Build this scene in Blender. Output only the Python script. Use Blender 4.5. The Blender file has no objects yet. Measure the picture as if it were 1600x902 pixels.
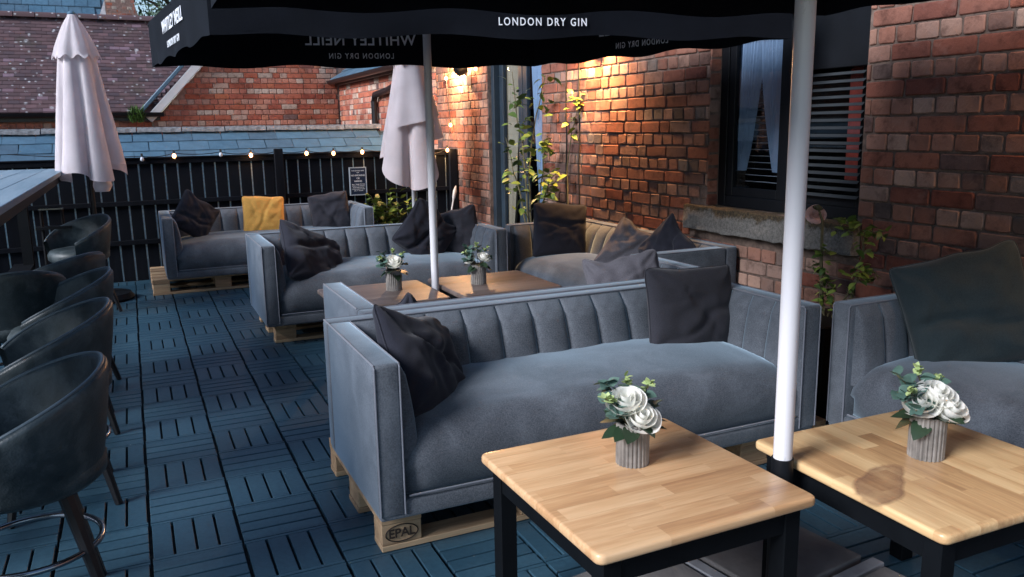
import bpy, bmesh, math, random
from mathutils import Vector, Matrix, noise
random.seed(7)
PI = math.pi
C = bpy.context.scene.collection
sc = bpy.context.scene

# ------------------------------------------------------------------ camera
cam = bpy.data.cameras.new('camera'); co = bpy.data.objects.new('camera', cam); C.objects.link(co)
cam.sensor_width = 36.0; cam.lens = 28.78; cam.clip_start = 0.05; cam.clip_end = 2000
def cam_axes(pitch, yaw, roll):
    p, y, r = map(math.radians, (pitch, yaw, roll))
    fw = Vector((math.sin(y)*math.cos(p), math.cos(y)*math.cos(p), -math.sin(p)))
    rt = Vector((math.cos(y), -math.sin(y), 0)); up = rt.cross(fw)
    return rt*math.cos(r)+up*math.sin(r), up*math.cos(r)-rt*math.sin(r), fw
rt, up, fw = cam_axes(11.196, 24.62, -0.95)
CAMLOC = Vector((0, 0, 1.4357))
m = Matrix(((rt.x, up.x, -fw.x), (rt.y, up.y, -fw.y), (rt.z, up.z, -fw.z))).to_4x4()
m.translation = CAMLOC; co.matrix_world = m
sc.camera = co

# ------------------------------------------------------------------ light
SUN_EL, SUN_AZ = math.radians(31), math.radians(257)      # azimuth from +Y towards +X: light from behind the camera's left
w = bpy.data.worlds.new('World'); sc.world = w; w.use_nodes = True
nt = w.node_tree; nt.nodes.clear()
sky = nt.nodes.new('ShaderNodeTexSky'); sky.sky_type = 'NISHITA'; sky.sun_disc = False
sky.sun_elevation = SUN_EL; sky.sun_rotation = SUN_AZ; sky.air_density = 1.0; sky.dust_density = 0.3; sky.ozone_density = 2.0
bg = nt.nodes.new('ShaderNodeBackground'); bg.inputs[1].default_value = 0.065
wo = nt.nodes.new('ShaderNodeOutputWorld')
nt.links.new(sky.outputs[0], bg.inputs[0]); nt.links.new(bg.outputs[0], wo.inputs[0])
sun = bpy.data.lights.new('sun', 'SUN'); sun.energy = 2.3; sun.angle = math.radians(25); sun.color = (.93, .94, 1)
so = bpy.data.objects.new('sun', sun); C.objects.link(so)
sd = Vector((math.sin(SUN_AZ)*math.cos(SUN_EL), math.cos(SUN_AZ)*math.cos(SUN_EL), math.sin(SUN_EL)))
so.rotation_euler = sd.to_track_quat('Z', 'Y').to_euler(); so.location = sd*40
sc.view_settings.view_transform = 'Standard'; sc.view_settings.look = 'None'
sc.view_settings.exposure = 1.36; sc.view_settings.gamma = 1.0

# ------------------------------------------------------------------ materials
def newmat(name):
    m = bpy.data.materials.new(name); m.use_nodes = True
    n = m.node_tree; b = n.nodes['Principled BSDF']
    return m, n, b
def N(n, t, **k):
    x = n.nodes.new(t)
    for a, v in k.items():
        if a in x.inputs: x.inputs[a].default_value = v
        else: setattr(x, a, v)
    return x
def coords(n, scale=(1, 1, 1), src='Object'):
    tc = n.nodes.new('ShaderNodeTexCoord'); mp = n.nodes.new('ShaderNodeMapping')
    mp.inputs['Scale'].default_value = scale
    n.links.new(tc.outputs[src], mp.inputs[0]); return mp.outputs[0]
def ramp(n, fac, stops):
    r = n.nodes.new('ShaderNodeValToRGB'); e = r.color_ramp.elements
    while len(e) < len(stops): e.new(.5)
    for i, (p, c) in enumerate(stops):
        e[i].position = p; e[i].color = (*c, 1)
    n.links.new(fac, r.inputs[0]); return r.outputs[0]
def mixc(n, fac, a, b, mode='MIX'):
    x = n.nodes.new('ShaderNodeMix'); x.data_type = 'RGBA'; x.blend_type = mode
    for s, v in ((0, fac), (6, a), (7, b)):
        if isinstance(v, (float, int)): x.inputs[s].default_value = v
        elif isinstance(v, tuple): x.inputs[s].default_value = (*v, 1)
        else: n.links.new(v, x.inputs[s])
    return x.outputs[2]
def bump(n, b, h, s=.3, d=.01):
    x = N(n, 'ShaderNodeBump', Strength=s, Distance=d); n.links.new(h, x.inputs['Height']); n.links.new(x.outputs[0], b.inputs['Normal'])
def rnd_attr(n):
    """per-piece random number: from the object, plus a per-face attribute where pieces are joined"""
    oi = n.nodes.new('ShaderNodeObjectInfo'); at = n.nodes.new('ShaderNodeAttribute'); at.attribute_name = 'rnd'
    a = N(n, 'ShaderNodeMath', operation='ADD'); n.links.new(oi.outputs['Random'], a.inputs[0]); n.links.new(at.outputs['Fac'], a.inputs[1])
    f = N(n, 'ShaderNodeMath', operation='FRACT'); n.links.new(a.outputs[0], f.inputs[0]); return f.outputs[0]
def plain(name, col, rough=.6, metal=0, var=.25, scale=8, bmp=.15, bscale=None, sheen=0, coat=0, spec=.5, stretch=(1, 1, 1), src='Object'):
    m, n, b = newmat(name)
    v = coords(n, stretch, src)
    no = N(n, 'ShaderNodeTexNoise', Scale=scale, Detail=6.0, Roughness=.6); n.links.new(v, no.inputs[0])
    lo = tuple(c*(1-var) for c in col); hi = tuple(min(1, c*(1+var)) for c in col)
    n.links.new(ramp(n, no.outputs[0], [(.3, lo), (.7, hi)]), b.inputs['Base Color'])
    b.inputs['Roughness'].default_value = rough; b.inputs['Metallic'].default_value = metal
    b.inputs['Specular IOR Level'].default_value = spec
    if sheen:
        b.inputs['Sheen Weight'].default_value = sheen; b.inputs['Sheen Roughness'].default_value = .4
    if coat: b.inputs['Coat Weight'].default_value = coat; b.inputs['Coat Roughness'].default_value = .15
    if bmp:
        n2 = N(n, 'ShaderNodeTexNoise', Scale=bscale or scale*6, Detail=4.0); n.links.new(v, n2.inputs[0])
        bump(n, b, n2.outputs[0], bmp, .004)
    return m
def velvet():
    m, n, b = newmat('velvet'); v = coords(n)
    no = N(n, 'ShaderNodeTexNoise', Scale=5.0, Detail=5.0, Roughness=.62, Distortion=.6); n.links.new(v, no.inputs[0])
    ms = N(n, 'ShaderNodeTexNoise', Scale=220.0, Detail=2.0); n.links.new(v, ms.inputs[0])
    c1 = ramp(n, no.outputs[0], [(.34, (.040, .047, .055)), (.5, (.068, .079, .091)), (.66, (.115, .132, .152))])
    c = mixc(n, .35, c1, ramp(n, ms.outputs[0], [(.3, (.05, .055, .07)), (.7, (.2, .21, .24))]))
    n.links.new(c, b.inputs['Base Color']); b.inputs['Roughness'].default_value = .85
    b.inputs['Sheen Weight'].default_value = .6; b.inputs['Sheen Roughness'].default_value = .4
    b.inputs['Sheen Tint'].default_value = (.62, .84, 1, 1); b.inputs['Specular IOR Level'].default_value = .2
    bump(n, b, ms.outputs[0], .25, .002); return m
def brick_mat(name, stops, mott=.35):
    m, n, b = newmat(name); r = rnd_attr(n)
    base = ramp(n, r, stops); v = coords(n)
    wn = N(n, 'ShaderNodeTexNoise', Scale=14.0, Detail=5.0, Roughness=.65, noise_dimensions='4D'); n.links.new(v, wn.inputs[0]); 
    mul = N(n, 'ShaderNodeMath', operation='MULTIPLY'); mul.inputs[1].default_value = 37.; n.links.new(r, mul.inputs[0]); n.links.new(mul.outputs[0], wn.inputs['W'])
    mo = ramp(n, wn.outputs[0], [(.3, (.45, .42, .42)), (.5, (1, 1, 1)), (.72, (1.0, .93, .88))])
    c = mixc(n, 1.0, base, mo, 'MULTIPLY')
    w2 = N(n, 'ShaderNodeTexNoise', Scale=5.0, Detail=7.0, Roughness=.7, noise_dimensions='4D'); n.links.new(v, w2.inputs[0]); n.links.new(mul.outputs[0], w2.inputs['W'])
    dust = ramp(n, w2.outputs[0], [(.55, (0, 0, 0)), (.75, (mott,)*3)])
    c = mixc(n, dust, c, (.36, .27, .23))
    ge = n.nodes.new('ShaderNodeNewGeometry'); wg = N(n, 'ShaderNodeTexNoise', Scale=1.3, Detail=7.0, Roughness=.7, Distortion=.4); n.links.new(ge.outputs['Position'], wg.inputs[0])
    c = mixc(n, 1.0, c, ramp(n, wg.outputs[0], [(.34, (.58, .54, .52)), (.5, (.95, .93, .91)), (.65, (1.15, 1.12, 1.08))]), 'MULTIPLY')
    n.links.new(c, b.inputs['Base Color']); b.inputs['Roughness'].default_value = .9
    b.inputs['Specular IOR Level'].default_value = .25
    n3 = N(n, 'ShaderNodeTexNoise', Scale=70.0, Detail=5.0, Roughness=.7); n.links.new(v, n3.inputs[0]); bump(n, b, n3.outputs[0], .7, .006)
    return m
def wood_mat(name, stops, scale=1.0, axis=0, rough=.4, per_piece=True, coat=0, joints=0):
    m, n, b = newmat(name)
    st = [3.0, 3.0, 3.0]; st[axis] = .22
    v = coords(n, tuple(s*scale for s in st))
    r = rnd_attr(n)
    if joints:
        tc = n.nodes.new('ShaderNodeTexCoord'); sx = n.nodes.new('ShaderNodeSeparateXYZ'); n.links.new(tc.outputs['Object'], sx.inputs[0])
        q = N(n, 'ShaderNodeMath', operation='MULTIPLY_ADD'); n.links.new(r, q.inputs[0]); q.inputs[1].default_value = 9.; 
        q0 = N(n, 'ShaderNodeMath', operation='MULTIPLY'); n.links.new(sx.outputs[axis], q0.inputs[0]); q0.inputs[1].default_value = joints; n.links.new(q0.outputs[0], q.inputs[2])
        fl = N(n, 'ShaderNodeMath', operation='FLOOR'); n.links.new(q.outputs[0], fl.inputs[0])
        wn = n.nodes.new('ShaderNodeTexWhiteNoise'); wn.noise_dimensions = '2D'; cb = n.nodes.new('ShaderNodeCombineXYZ'); n.links.new(fl.outputs[0], cb.inputs[0]); n.links.new(r, cb.inputs[1])
        n.links.new(cb.outputs[0], wn.inputs['Vector']); r = wn.outputs['Value']
    mul = N(n, 'ShaderNodeMath', operation='MULTIPLY'); mul.inputs[1].default_value = 23.; n.links.new(r, mul.inputs[0])
    no = N(n, 'ShaderNodeTexNoise', Scale=5.0, Detail=6.0, Roughness=.6, Distortion=.5, noise_dimensions='4D')
    n.links.new(v, no.inputs[0]); n.links.new(mul.outputs[0], no.inputs['W'])
    fine = N(n, 'ShaderNodeTexNoise', Scale=40.0, Detail=3.0, noise_dimensions='4D'); n.links.new(v, fine.inputs[0]); n.links.new(mul.outputs[0], fine.inputs['W'])
    mx = N(n, 'ShaderNodeMath', operation='MULTIPLY_ADD'); n.links.new(fine.outputs[0], mx.inputs[0]); mx.inputs[1].default_value = .35; n.links.new(no.outputs[0], mx.inputs[2])
    mm = N(n, 'ShaderNodeMath', operation='MULTIPLY_ADD'); n.links.new(r, mm.inputs[0]); mm.inputs[1].default_value = .19; n.links.new(mx.outputs[0], mm.inputs[2])
    sb = N(n, 'ShaderNodeMath', operation='SUBTRACT'); n.links.new(mm.outputs[0], sb.inputs[0]); sb.inputs[1].default_value = .26
    n.links.new(ramp(n, sb.outputs[0], stops), b.inputs['Base Color'])
    rr = N(n, 'ShaderNodeMapRange'); n.links.new(no.outputs[0], rr.inputs[0]); rr.inputs[3].default_value = rough*.75; rr.inputs[4].default_value = rough*1.3
    n.links.new(rr.outputs[0], b.inputs['Roughness'])
    if coat: b.inputs['Coat Weight'].default_value = coat; b.inputs['Coat Roughness'].default_value = .2
    bump(n, b, fine.outputs[0], .15, .002); return m
def emis(name, col, s):
    m, n, b = newmat(name); b.inputs['Base Color'].default_value = (*col, 1); b.inputs['Emission Color'].default_value = (*col, 1)
    b.inputs['Emission Strength'].default_value = s; return m
def glass(name='window_glass', tint=(.9, .95, 1)):
    m, n, b = newmat(name); b.inputs['Base Color'].default_value = (*tint, 1); b.inputs['Roughness'].default_value = .02
    gl = n.nodes.new('ShaderNodeBsdfGlossy'); gl.inputs['Roughness'].default_value = .02
    tr = n.nodes.new('ShaderNodeBsdfTransparent'); tr.inputs[0].default_value = (*tint, 1)
    fr = N(n, 'ShaderNodeFresnel', IOR=1.6); mx = n.nodes.new('ShaderNodeMixShader')
    ge = n.nodes.new('ShaderNodeNewGeometry'); inv = N(n, 'ShaderNodeMath', operation='SUBTRACT'); inv.inputs[0].default_value = 1; n.links.new(ge.outputs['Backfacing'], inv.inputs[1])
    mu = N(n, 'ShaderNodeMath', operation='MULTIPLY'); n.links.new(fr.outputs[0], mu.inputs[0]); n.links.new(inv.outputs[0], mu.inputs[1])
    n.links.new(mu.outputs[0], mx.inputs[0]); n.links.new(tr.outputs[0], mx.inputs[1]); n.links.new(gl.outputs[0], mx.inputs[2])
    n.links.new(mx.outputs[0], n.nodes['Material Output'].inputs[0]); return m
def pillow_mat(name, col):
    m, n, b = newmat(name); v = coords(n)
    wv = N(n, 'ShaderNodeTexNoise', Scale=260.0, Detail=2.0); n.links.new(v, wv.inputs[0])
    no = N(n, 'ShaderNodeTexNoise', Scale=6.0, Detail=4.0); n.links.new(v, no.inputs[0])
    c = mixc(n, .4, ramp(n, no.outputs[0], [(.3, tuple(c*.85 for c in col)), (.7, tuple(c*1.15 for c in col))]),
             ramp(n, wv.outputs[0], [(.3, tuple(c*.5 for c in col)), (.7, tuple(c*1.5 for c in col))]))
    n.links.new(c, b.inputs['Base Color']); b.inputs['Roughness'].default_value = .9; b.inputs['Sheen Weight'].default_value = .15
    b.inputs['Specular IOR Level'].default_value = .2
    bump(n, b, wv.outputs[0], .3, .002); return m

M = {}
M['velvet'] = velvet()
M['piping'] = plain('piping', (.15, .16, .19), .8, var=.1, sheen=.4)
def deck_mat():
    m, n, b = newmat('deck_composite'); ge = n.nodes.new('ShaderNodeNewGeometry'); P_ = ge.outputs['Position']; r_ = rnd_attr(n)
    no = N(n, 'ShaderNodeTexNoise', Scale=1.7, Detail=8.0, Roughness=.65); n.links.new(P_, no.inputs[0])
    n2 = N(n, 'ShaderNodeTexNoise', Scale=55.0, Detail=4.0, Roughness=.7); n.links.new(P_, n2.inputs[0])
    c = mixc(n, .55, ramp(n, no.outputs[0], [(.3, (.017, .050, .080)), (.5, (.028, .076, .115)), (.7, (.050, .112, .152))]), ramp(n, r_, [(0, (.018, .058, .092)), (1, (.042, .105, .15))]))
    c = mixc(n, 1.0, c, ramp(n, n2.outputs[0], [(.3, (.72, .72, .74)), (.6, (1, 1, 1)), (.78, (1.0, 1.0, 1.0))]), 'MULTIPLY')
    sp = N(n, 'ShaderNodeTexVoronoi', Scale=7.0); n.links.new(P_, sp.inputs[0])
    c = mixc(n, ramp(n, sp.outputs['Distance'], [(.012, (.6, .6, .6)), (.03, (0, 0, 0))]), c, (.35, .38, .38))
    n.links.new(c, b.inputs['Base Color'])
    rr_ = N(n, 'ShaderNodeMapRange'); n.links.new(no.outputs[0], rr_.inputs[0]); rr_.inputs[1].default_value = .3; rr_.inputs[2].default_value = .7; rr_.inputs[3].default_value = .33; rr_.inputs[4].default_value = .55
    n.links.new(rr_.outputs[0], b.inputs['Roughness']); bump(n, b, n2.outputs[0], .3, .003); return m
M['deck'] = deck_mat()
M['deckbase'] = plain('deck_base', (.002, .003, .004), .8, var=.2)
M['concrete'] = plain('concrete', (.16, .15, .145), .9, var=.3, scale=5, bmp=.5, bscale=60)
def sill_mat():
    m, n, b = newmat('sill_stone'); v = coords(n)
    a_ = N(n, 'ShaderNodeTexNoise', Scale=6.0, Detail=9.0, Roughness=.78); n.links.new(v, a_.inputs[0])
    f_ = N(n, 'ShaderNodeTexNoise', Scale=60.0, Detail=5.0, Roughness=.8); n.links.new(v, f_.inputs[0])
    sx = n.nodes.new('ShaderNodeSeparateXYZ'); n.links.new(v, sx.inputs[0])
    mr = N(n, 'ShaderNodeMapRange'); n.links.new(sx.outputs[2], mr.inputs[0]); mr.inputs[1].default_value = .84; mr.inputs[2].default_value = .915; mr.inputs[3].default_value = 0; mr.inputs[4].default_value = .25
    ad = N(n, 'ShaderNodeMath', operation='ADD'); n.links.new(mr.outputs[0], ad.inputs[0]); n.links.new(a_.outputs[0], ad.inputs[1])
    moss = ramp(n, ad.outputs[0], [(.56, (0, 0, 0)), (.66, (1, 1, 1))])
    c = mixc(n, moss, ramp(n, f_.outputs[0], [(.35, (.09, .085, .08)), (.6, (.2, .19, .175))]), ramp(n, f_.outputs[0], [(.4, (.018, .014, .008)), (.62, (.10, .07, .035))]))
    n.links.new(c, b.inputs['Base Color']); b.inputs['Roughness'].default_value = .95; bump(n, b, f_.outputs[0], 1.0, .01); return m
M['sill'] = sill_mat()
M['brick'] = brick_mat('brick', [(0, (.19, .062, .042)), (.18, (.27, .105, .072)), (.34, (.14, .048, .036)), (.5, (.33, .16, .115)), (.62, (.24, .085, .055)), (.74, (.29, .2, .165)), (.84, (.17, .10, .085)), (.92, (.085, .06, .062)), (1, (.31, .12, .075))])
M['brick2'] = brick_mat('gable_brick', [(0, (.38, .105, .06)), (.3, (.46, .15, .095)), (.5, (.33, .09, .06)), (.7, (.5, .17, .09)), (.82, (.45, .31, .25)), (.9, (.5, .40, .33)), (.96, (.14, .08, .08)), (1, (.42, .12, .07))], .25)
M['mortar'] = plain('mortar', (.13, .09, .072), .95, var=.5, scale=20, bmp=.8, bscale=90)
M['mortar2'] = plain('gable_mortar', (.26, .16, .13), .95, var=.3, scale=20, bmp=.5, bscale=90)
M['brick_h'] = brick_mat('brick_header', [(0, (.27, .12, .085)), (.18, (.34, .19, .145)), (.34, (.20, .08, .055)), (.5, (.37, .25, .2)), (.66, (.28, .14, .10)), (.78, (.23, .11, .08)), (.88, (.19, .16, .145)), (.95, (.09, .065, .06)), (1, (.3, .15, .11))])
M['brick2_h'] = brick_mat('gable_header', [(0, (.45, .18, .12)), (.3, (.5, .25, .19)), (.5, (.42, .13, .09)), (.62, (.52, .38, .31)), (.8, (.55, .45, .38)), (.93, (.4, .14, .09)), (1, (.14, .09, .09))], .25)
def slate_mat():
    m, n, b = newmat('slate'); r = rnd_attr(n); v = coords(n)
    base = ramp(n, r, [(0, (.07, .15, .22)), (.5, (.095, .19, .27)), (1, (.075, .13, .18))])
    no = N(n, 'ShaderNodeTexNoise', Scale=9.0, Detail=6.0, Roughness=.7); n.links.new(v, no.inputs[0])
    c = mixc(n, 1.0, base, ramp(n, no.outputs[0], [(.3, (.6, .6, .62)), (.7, (1, 1, 1))]), 'MULTIPLY')
    n.links.new(c, b.inputs['Base Color']); b.inputs['Roughness'].default_value = .45; bump(n, b, no.outputs[0], .4, .005); return m
M['slate'] = slate_mat()
def rooftile_mat():
    m, n, b = newmat('clay_roof_tile'); r = rnd_attr(n); v = coords(n)
    base = ramp(n, r, [(0, (.060, .034, .038)), (.4, (.095, .052, .056)), (.7, (.052, .034, .042)), (.93, (.12, .066, .072)), (1, (.17, .11, .14))])
    vo = N(n, 'ShaderNodeTexNoise', Scale=3.2, Detail=9.0, Roughness=.8); n.links.new(v, vo.inputs[0])
    vr = N(n, 'ShaderNodeTexVoronoi', Scale=4.2); n.links.new(v, vr.inputs[0])
    vd = ramp(n, vr.outputs['Distance'], [(.07, (1, 1, 1)), (.17, (0, 0, 0))])
    vr2 = N(n, 'ShaderNodeTexVoronoi', Scale=9.0); n.links.new(v, vr2.inputs[0])
    vd2 = ramp(n, vr2.outputs['Distance'], [(.08, (1, 1, 1)), (.22, (0, 0, 0))])
    msk = ramp(n, vo.outputs[0], [(.44, (0, 0, 0)), (.54, (.95, .95, .95))])
    li = mixc(n, 1.0, mixc(n, 1.0, vd, vd2, 'ADD'), msk, 'MULTIPLY')
    c = mixc(n, li, base, (.5, .5, .52))
    v3 = N(n, 'ShaderNodeTexNoise', Scale=1.6, Detail=5.0, Roughness=.7); n.links.new(v, v3.inputs[0])
    c = mixc(n, ramp(n, v3.outputs[0], [(.55, (0, 0, 0)), (.7, (.5, .5, .5))]), c, (.05, .05, .03))
    n.links.new(c, b.inputs['Base Color']); b.inputs['Roughness'].default_value = .9; bump(n, b, vo.outputs[0], .4, .006); return m
M['rooftile'] = rooftile_mat()
M['lead'] = plain('lead_flashing', (.3, .31, .33), .6, var=.35, scale=6)
M['ridge'] = plain('lichened_ridge', (.13, .14, .15), .9, var=.75, scale=22, bmp=.8, bscale=50)
M['white'] = plain('white_paint', (.62, .62, .62), .45, var=.1, scale=4)
def pole_mat():
    m, n, b = newmat('pole_white'); v = coords(n, (1, 1, .35))
    a_ = N(n, 'ShaderNodeTexNoise', Scale=26.0, Detail=8.0, Roughness=.75); n.links.new(v, a_.inputs[0])
    c_ = N(n, 'ShaderNodeTexNoise', Scale=3.0, Detail=3.0); n.links.new(v, c_.inputs[0])
    c = mixc(n, ramp(n, a_.outputs[0], [(.62, (0, 0, 0)), (.72, (.55, .55, .55))]), ramp(n, c_.outputs[0], [(.3, (.58, .575, .60)), (.7, (.7, .69, .71))]), (.25, .23, .22))
    n.links.new(c, b.inputs['Base Color']); b.inputs['Roughness'].default_value = .35; return m
M['polewhite'] = pole_mat()
M['black'] = plain('black_paint', (.005, .006, .008), .5, spec=.25, var=.3, scale=6)
M['fence'] = plain('fence_black', (.004, .0055, .009), .85, spec=.15, var=.4, scale=5, bmp=.4, stretch=(6, 6, .5), bscale=40)
M['gapstrip'] = plain('pale_batten', (.6, .74, .85), .8, var=.35, scale=40, bmp=.3, stretch=(1, 1, 1))  # pale tone stands in for light through the fence gaps
M['tableblack'] = plain('table_black', (.0035, .0045, .006), .6, spec=.1, var=.2)
M['canopy'] = plain('canopy_black', (.003, .0035, .005), .85, var=.25, scale=3, bmp=.1, bscale=200, spec=.15)
M['valance'] = plain('valance_black', (.009, .012, .019), .85, var=.25, scale=3, bmp=.1, bscale=200, sheen=.12, spec=.2)
M['print'] = plain('white_print', (.86, .89, .93), .6, var=.05, bmp=0)
def through_mat():
    m, n, b = newmat('show_through_print'); d = n.nodes.new('ShaderNodeBsdfDiffuse'); d.inputs[0].default_value = (.8, .82, .85, 1)
    t = n.nodes.new('ShaderNodeBsdfTranslucent'); t.inputs[0].default_value = (.9, .92, .95, 1); x = n.nodes.new('ShaderNodeMixShader'); x.inputs[0].default_value = .5
    n.links.new(d.outputs[0], x.inputs[1]); n.links.new(t.outputs[0], x.inputs[2]); n.links.new(x.outputs[0], n.nodes['Material Output'].inputs[0]); return m
M['ghost'] = through_mat()
M['parasol'] = plain('parasol_cloth', (.82, .76, .78), .9, var=.08, scale=4, bmp=.2, bscale=180)
M['parasol_g'] = plain('parasol_cloth_grey', (.62, .57, .59), .9, var=.08, scale=4, bmp=.2, bscale=180)
def leather_mat():
    m, n, b = newmat('stool_leather'); v = coords(n)
    no = N(n, 'ShaderNodeTexNoise', Scale=7.0, Detail=8.0, Roughness=.7, Distortion=.4); n.links.new(v, no.inputs[0])
    n2 = N(n, 'ShaderNodeTexVoronoi', Scale=160.0); n.links.new(v, n2.inputs[0])
    n.links.new(ramp(n, no.outputs[0], [(.3, (.014, .022, .026)), (.48, (.03, .043, .048)), (.6, (.06, .078, .085)), (.75, (.10, .125, .13))]), b.inputs['Base Color'])
    n.links.new(ramp(n, no.outputs[0], [(.35, (.34, .34, .34)), (.7, (.6, .6, .6))]), b.inputs['Roughness'])
    bump(n, b, n2.outputs['Distance'], .25, .002); return m
M['leather'] = leather_mat()
M['piping_l'] = plain('stool_piping', (.09, .12, .14), .4, var=.3)
M['stitch'] = plain('stitching', (.12, .11, .10), .8, var=.3, scale=60)
M['legblack'] = plain('leg_black', (.006, .006, .008), .4, var=.2)
M['chrome'] = plain('chrome', (.32, .34, .37), .22, metal=1, var=.05, bmp=0)
M['gutter'] = plain('gutter_black', (.01, .01, .012), .35, var=.2)
M['frame'] = plain('window_frame_black', (.004, .005, .007), .5, spec=.25, var=.2)
M['doorframe'] = plain('door_frame_slate', (.02, .032, .045), .4, var=.2)
M['glass'] = glass()
M['curtain'] = plain('curtain_white', (.30, .37, .46), .9, var=.08, bmp=.1)  # for a door drape and the sheets imitating a reflection
M['creamcurtain'] = plain('curtain_cream', (.42, .32, .2), .9, var=.1, bmp=.1)
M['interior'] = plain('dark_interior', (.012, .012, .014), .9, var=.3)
M['redint'] = plain('red_interior', (.42, .06, .035), .8, var=.3)
M['blind'] = plain('blind_slat', (.035, .04, .045), .4, var=.15)
M['wood_top'] = wood_mat('table_wood', [(.2, (.36, .18, .085)), (.45, (.56, .32, .155)), (.62, (.68, .43, .23)), (.9, (.76, .52, .31))], 1.0, 0, .38, coat=.25, joints=3.2)
M['wood_top_y'] = wood_mat('table_wood_y', [(.2, (.33, .175, .08)), (.45, (.55, .33, .155)), (.62, (.69, .46, .23)), (.9, (.77, .55, .31))], 1.0, 1, .38, coat=.25, joints=3.2)
M['wood_grey'] = wood_mat('table_wood_grey', [(.25, (.05, .035, .032)), (.5, (.105, .078, .068)), (.85, (.19, .15, .13))], 1.0, 0, .45)
M['pallet'] = wood_mat('pallet_wood', [(.2, (.17, .105, .06)), (.45, (.33, .21, .12)), (.62, (.44, .3, .175)), (.85, (.52, .38, .25))], 1.2, 0, .8)
M['counter'] = wood_mat('counter_wood', [(.25, (.1, .16, .2)), (.5, (.19, .27, .33)), (.85, (.3, .38, .44))], .8, 1, .5)
M['brand'] = plain('branded_ink', (.025, .015, .01), .8, var=.2)
M['navy'] = pillow_mat('navy_linen', (.017, .018, .027))
M['charcoal'] = pillow_mat('charcoal_linen', (.028, .028, .036))
M['greylinen'] = pillow_mat('grey_linen', (.11, .105, .12))
M['teal'] = pillow_mat('teal_grey_linen', (.026, .038, .042))
M['yellow'] = pillow_mat('yellow_linen', (.85, .44, .10))
M['leaf'] = plain('leaf_green', (.075, .13, .025), .45, var=.4, scale=7, bmp=0)
M['leafy'] = plain('leaf_yellow_green', (.20, .27, .045), .45, var=.35, scale=7, bmp=0)
M['leafd'] = plain('leaf_dark', (.022, .045, .022), .4, var=.4, scale=9, bmp=0)
M['euc'] = plain('eucalyptus', (.08, .15, .12), .6, var=.35, scale=20, bmp=0)
M['bloom_g'] = plain('pale_bud', (.42, .52, .22), .7, var=.25, scale=30, bmp=0)
def petal_mat():
    m, n, b = newmat('rose_petal'); d = n.nodes.new('ShaderNodeBsdfDiffuse'); d.inputs[0].default_value = (.95, .94, .9, 1)
    t = n.nodes.new('ShaderNodeBsdfTranslucent'); t.inputs[0].default_value = (.97, .96, .86, 1); x = n.nodes.new('ShaderNodeMixShader'); x.inputs[0].default_value = .38
    n.links.new(d.outputs[0], x.inputs[1]); n.links.new(t.outputs[0], x.inputs[2]); n.links.new(x.outputs[0], n.nodes['Material Output'].inputs[0]); return m
M['petal'] = petal_mat()
M['petalp'] = plain('dusty_pink_petal', (.8, .52, .48), .7, var=.4, scale=12, bmp=0)
M['stem'] = plain('stem', (.10, .085, .04), .8, var=.3, scale=20)
M['vase'] = plain('ribbed_vase', (.25, .23, .21), .55, metal=.35, var=.4, scale=16, bmp=.5, bscale=50)
M['grass'] = plain('grass', (.06, .13, .02), .8, var=.4)
M['ground'] = plain('ground_tarmac', (.05, .055, .06), .9, var=.4, scale=3, bmp=.4)
M['render'] = plain('rendered_wall', (.4, .42, .45), .9, var=.15)
M['bulb_on'] = emis('bulb_lit', (1.0, .42, .17), 5.0)
M['bulb_off'] = plain('bulb_unlit', (.55, .6, .68), .2, var=.05, bmp=0)
M['cable'] = plain('cable_black', (.01, .01, .01), .5, var=.1)
M['lampglow'] = emis('lamp_lens_lit', (1.0, .66, .32), 25.0)
M['bark'] = plain('bark', (.06, .045, .03), .9, var=.4)
M['crown'] = plain('tree_leaf', (.055, .095, .05), .6, var=.5, scale=3, bmp=0)
M['sign'] = plain('sign_navy', (.012, .022, .05), .4, var=.1, bmp=0)
M['signframe'] = plain('sign_frame', (.32, .38, .44), .5, var=.1, bmp=0)

# ------------------------------------------------------------------ helpers
def tag(o, label, cat, group=None):
    o['label'] = label; o['category'] = cat
    if group: o['group'] = group
    return o
def thing(name, label, cat, loc=(0, 0, 0), rz=0, group=None):
    o = bpy.data.objects.new(name, None); C.objects.link(o); o.empty_display_size = .1
    o.location = loc; o.rotation_euler = (0, 0, rz); return tag(o, label, cat, group)
def link(name, me, mat=None, parent=None, loc=(0, 0, 0), rot=(0, 0, 0), scale=None):
    if mat is not None and len(me.materials) == 0: me.materials.append(M[mat] if isinstance(mat, str) else mat)
    o = bpy.data.objects.new(name, me); C.objects.link(o); o.parent = parent; o.location = loc; o.rotation_euler = rot
    if scale: o.scale = scale
    return o
def mesh(name, bm, smooth=False, angle=None):
    me = bpy.data.meshes.new(name)
    bm.normal_update(); bm.to_mesh(me); bm.free()
    if smooth:
        me.polygons.foreach_set('use_smooth', [True]*len(me.polygons))
        if angle: me.set_sharp_from_angle(angle=math.radians(angle))
    return me
def part(name, bm, mat, parent=None, smooth=False, angle=35, **k):
    return link(name, mesh(name, bm, smooth, angle), mat, parent, **k)
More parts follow.
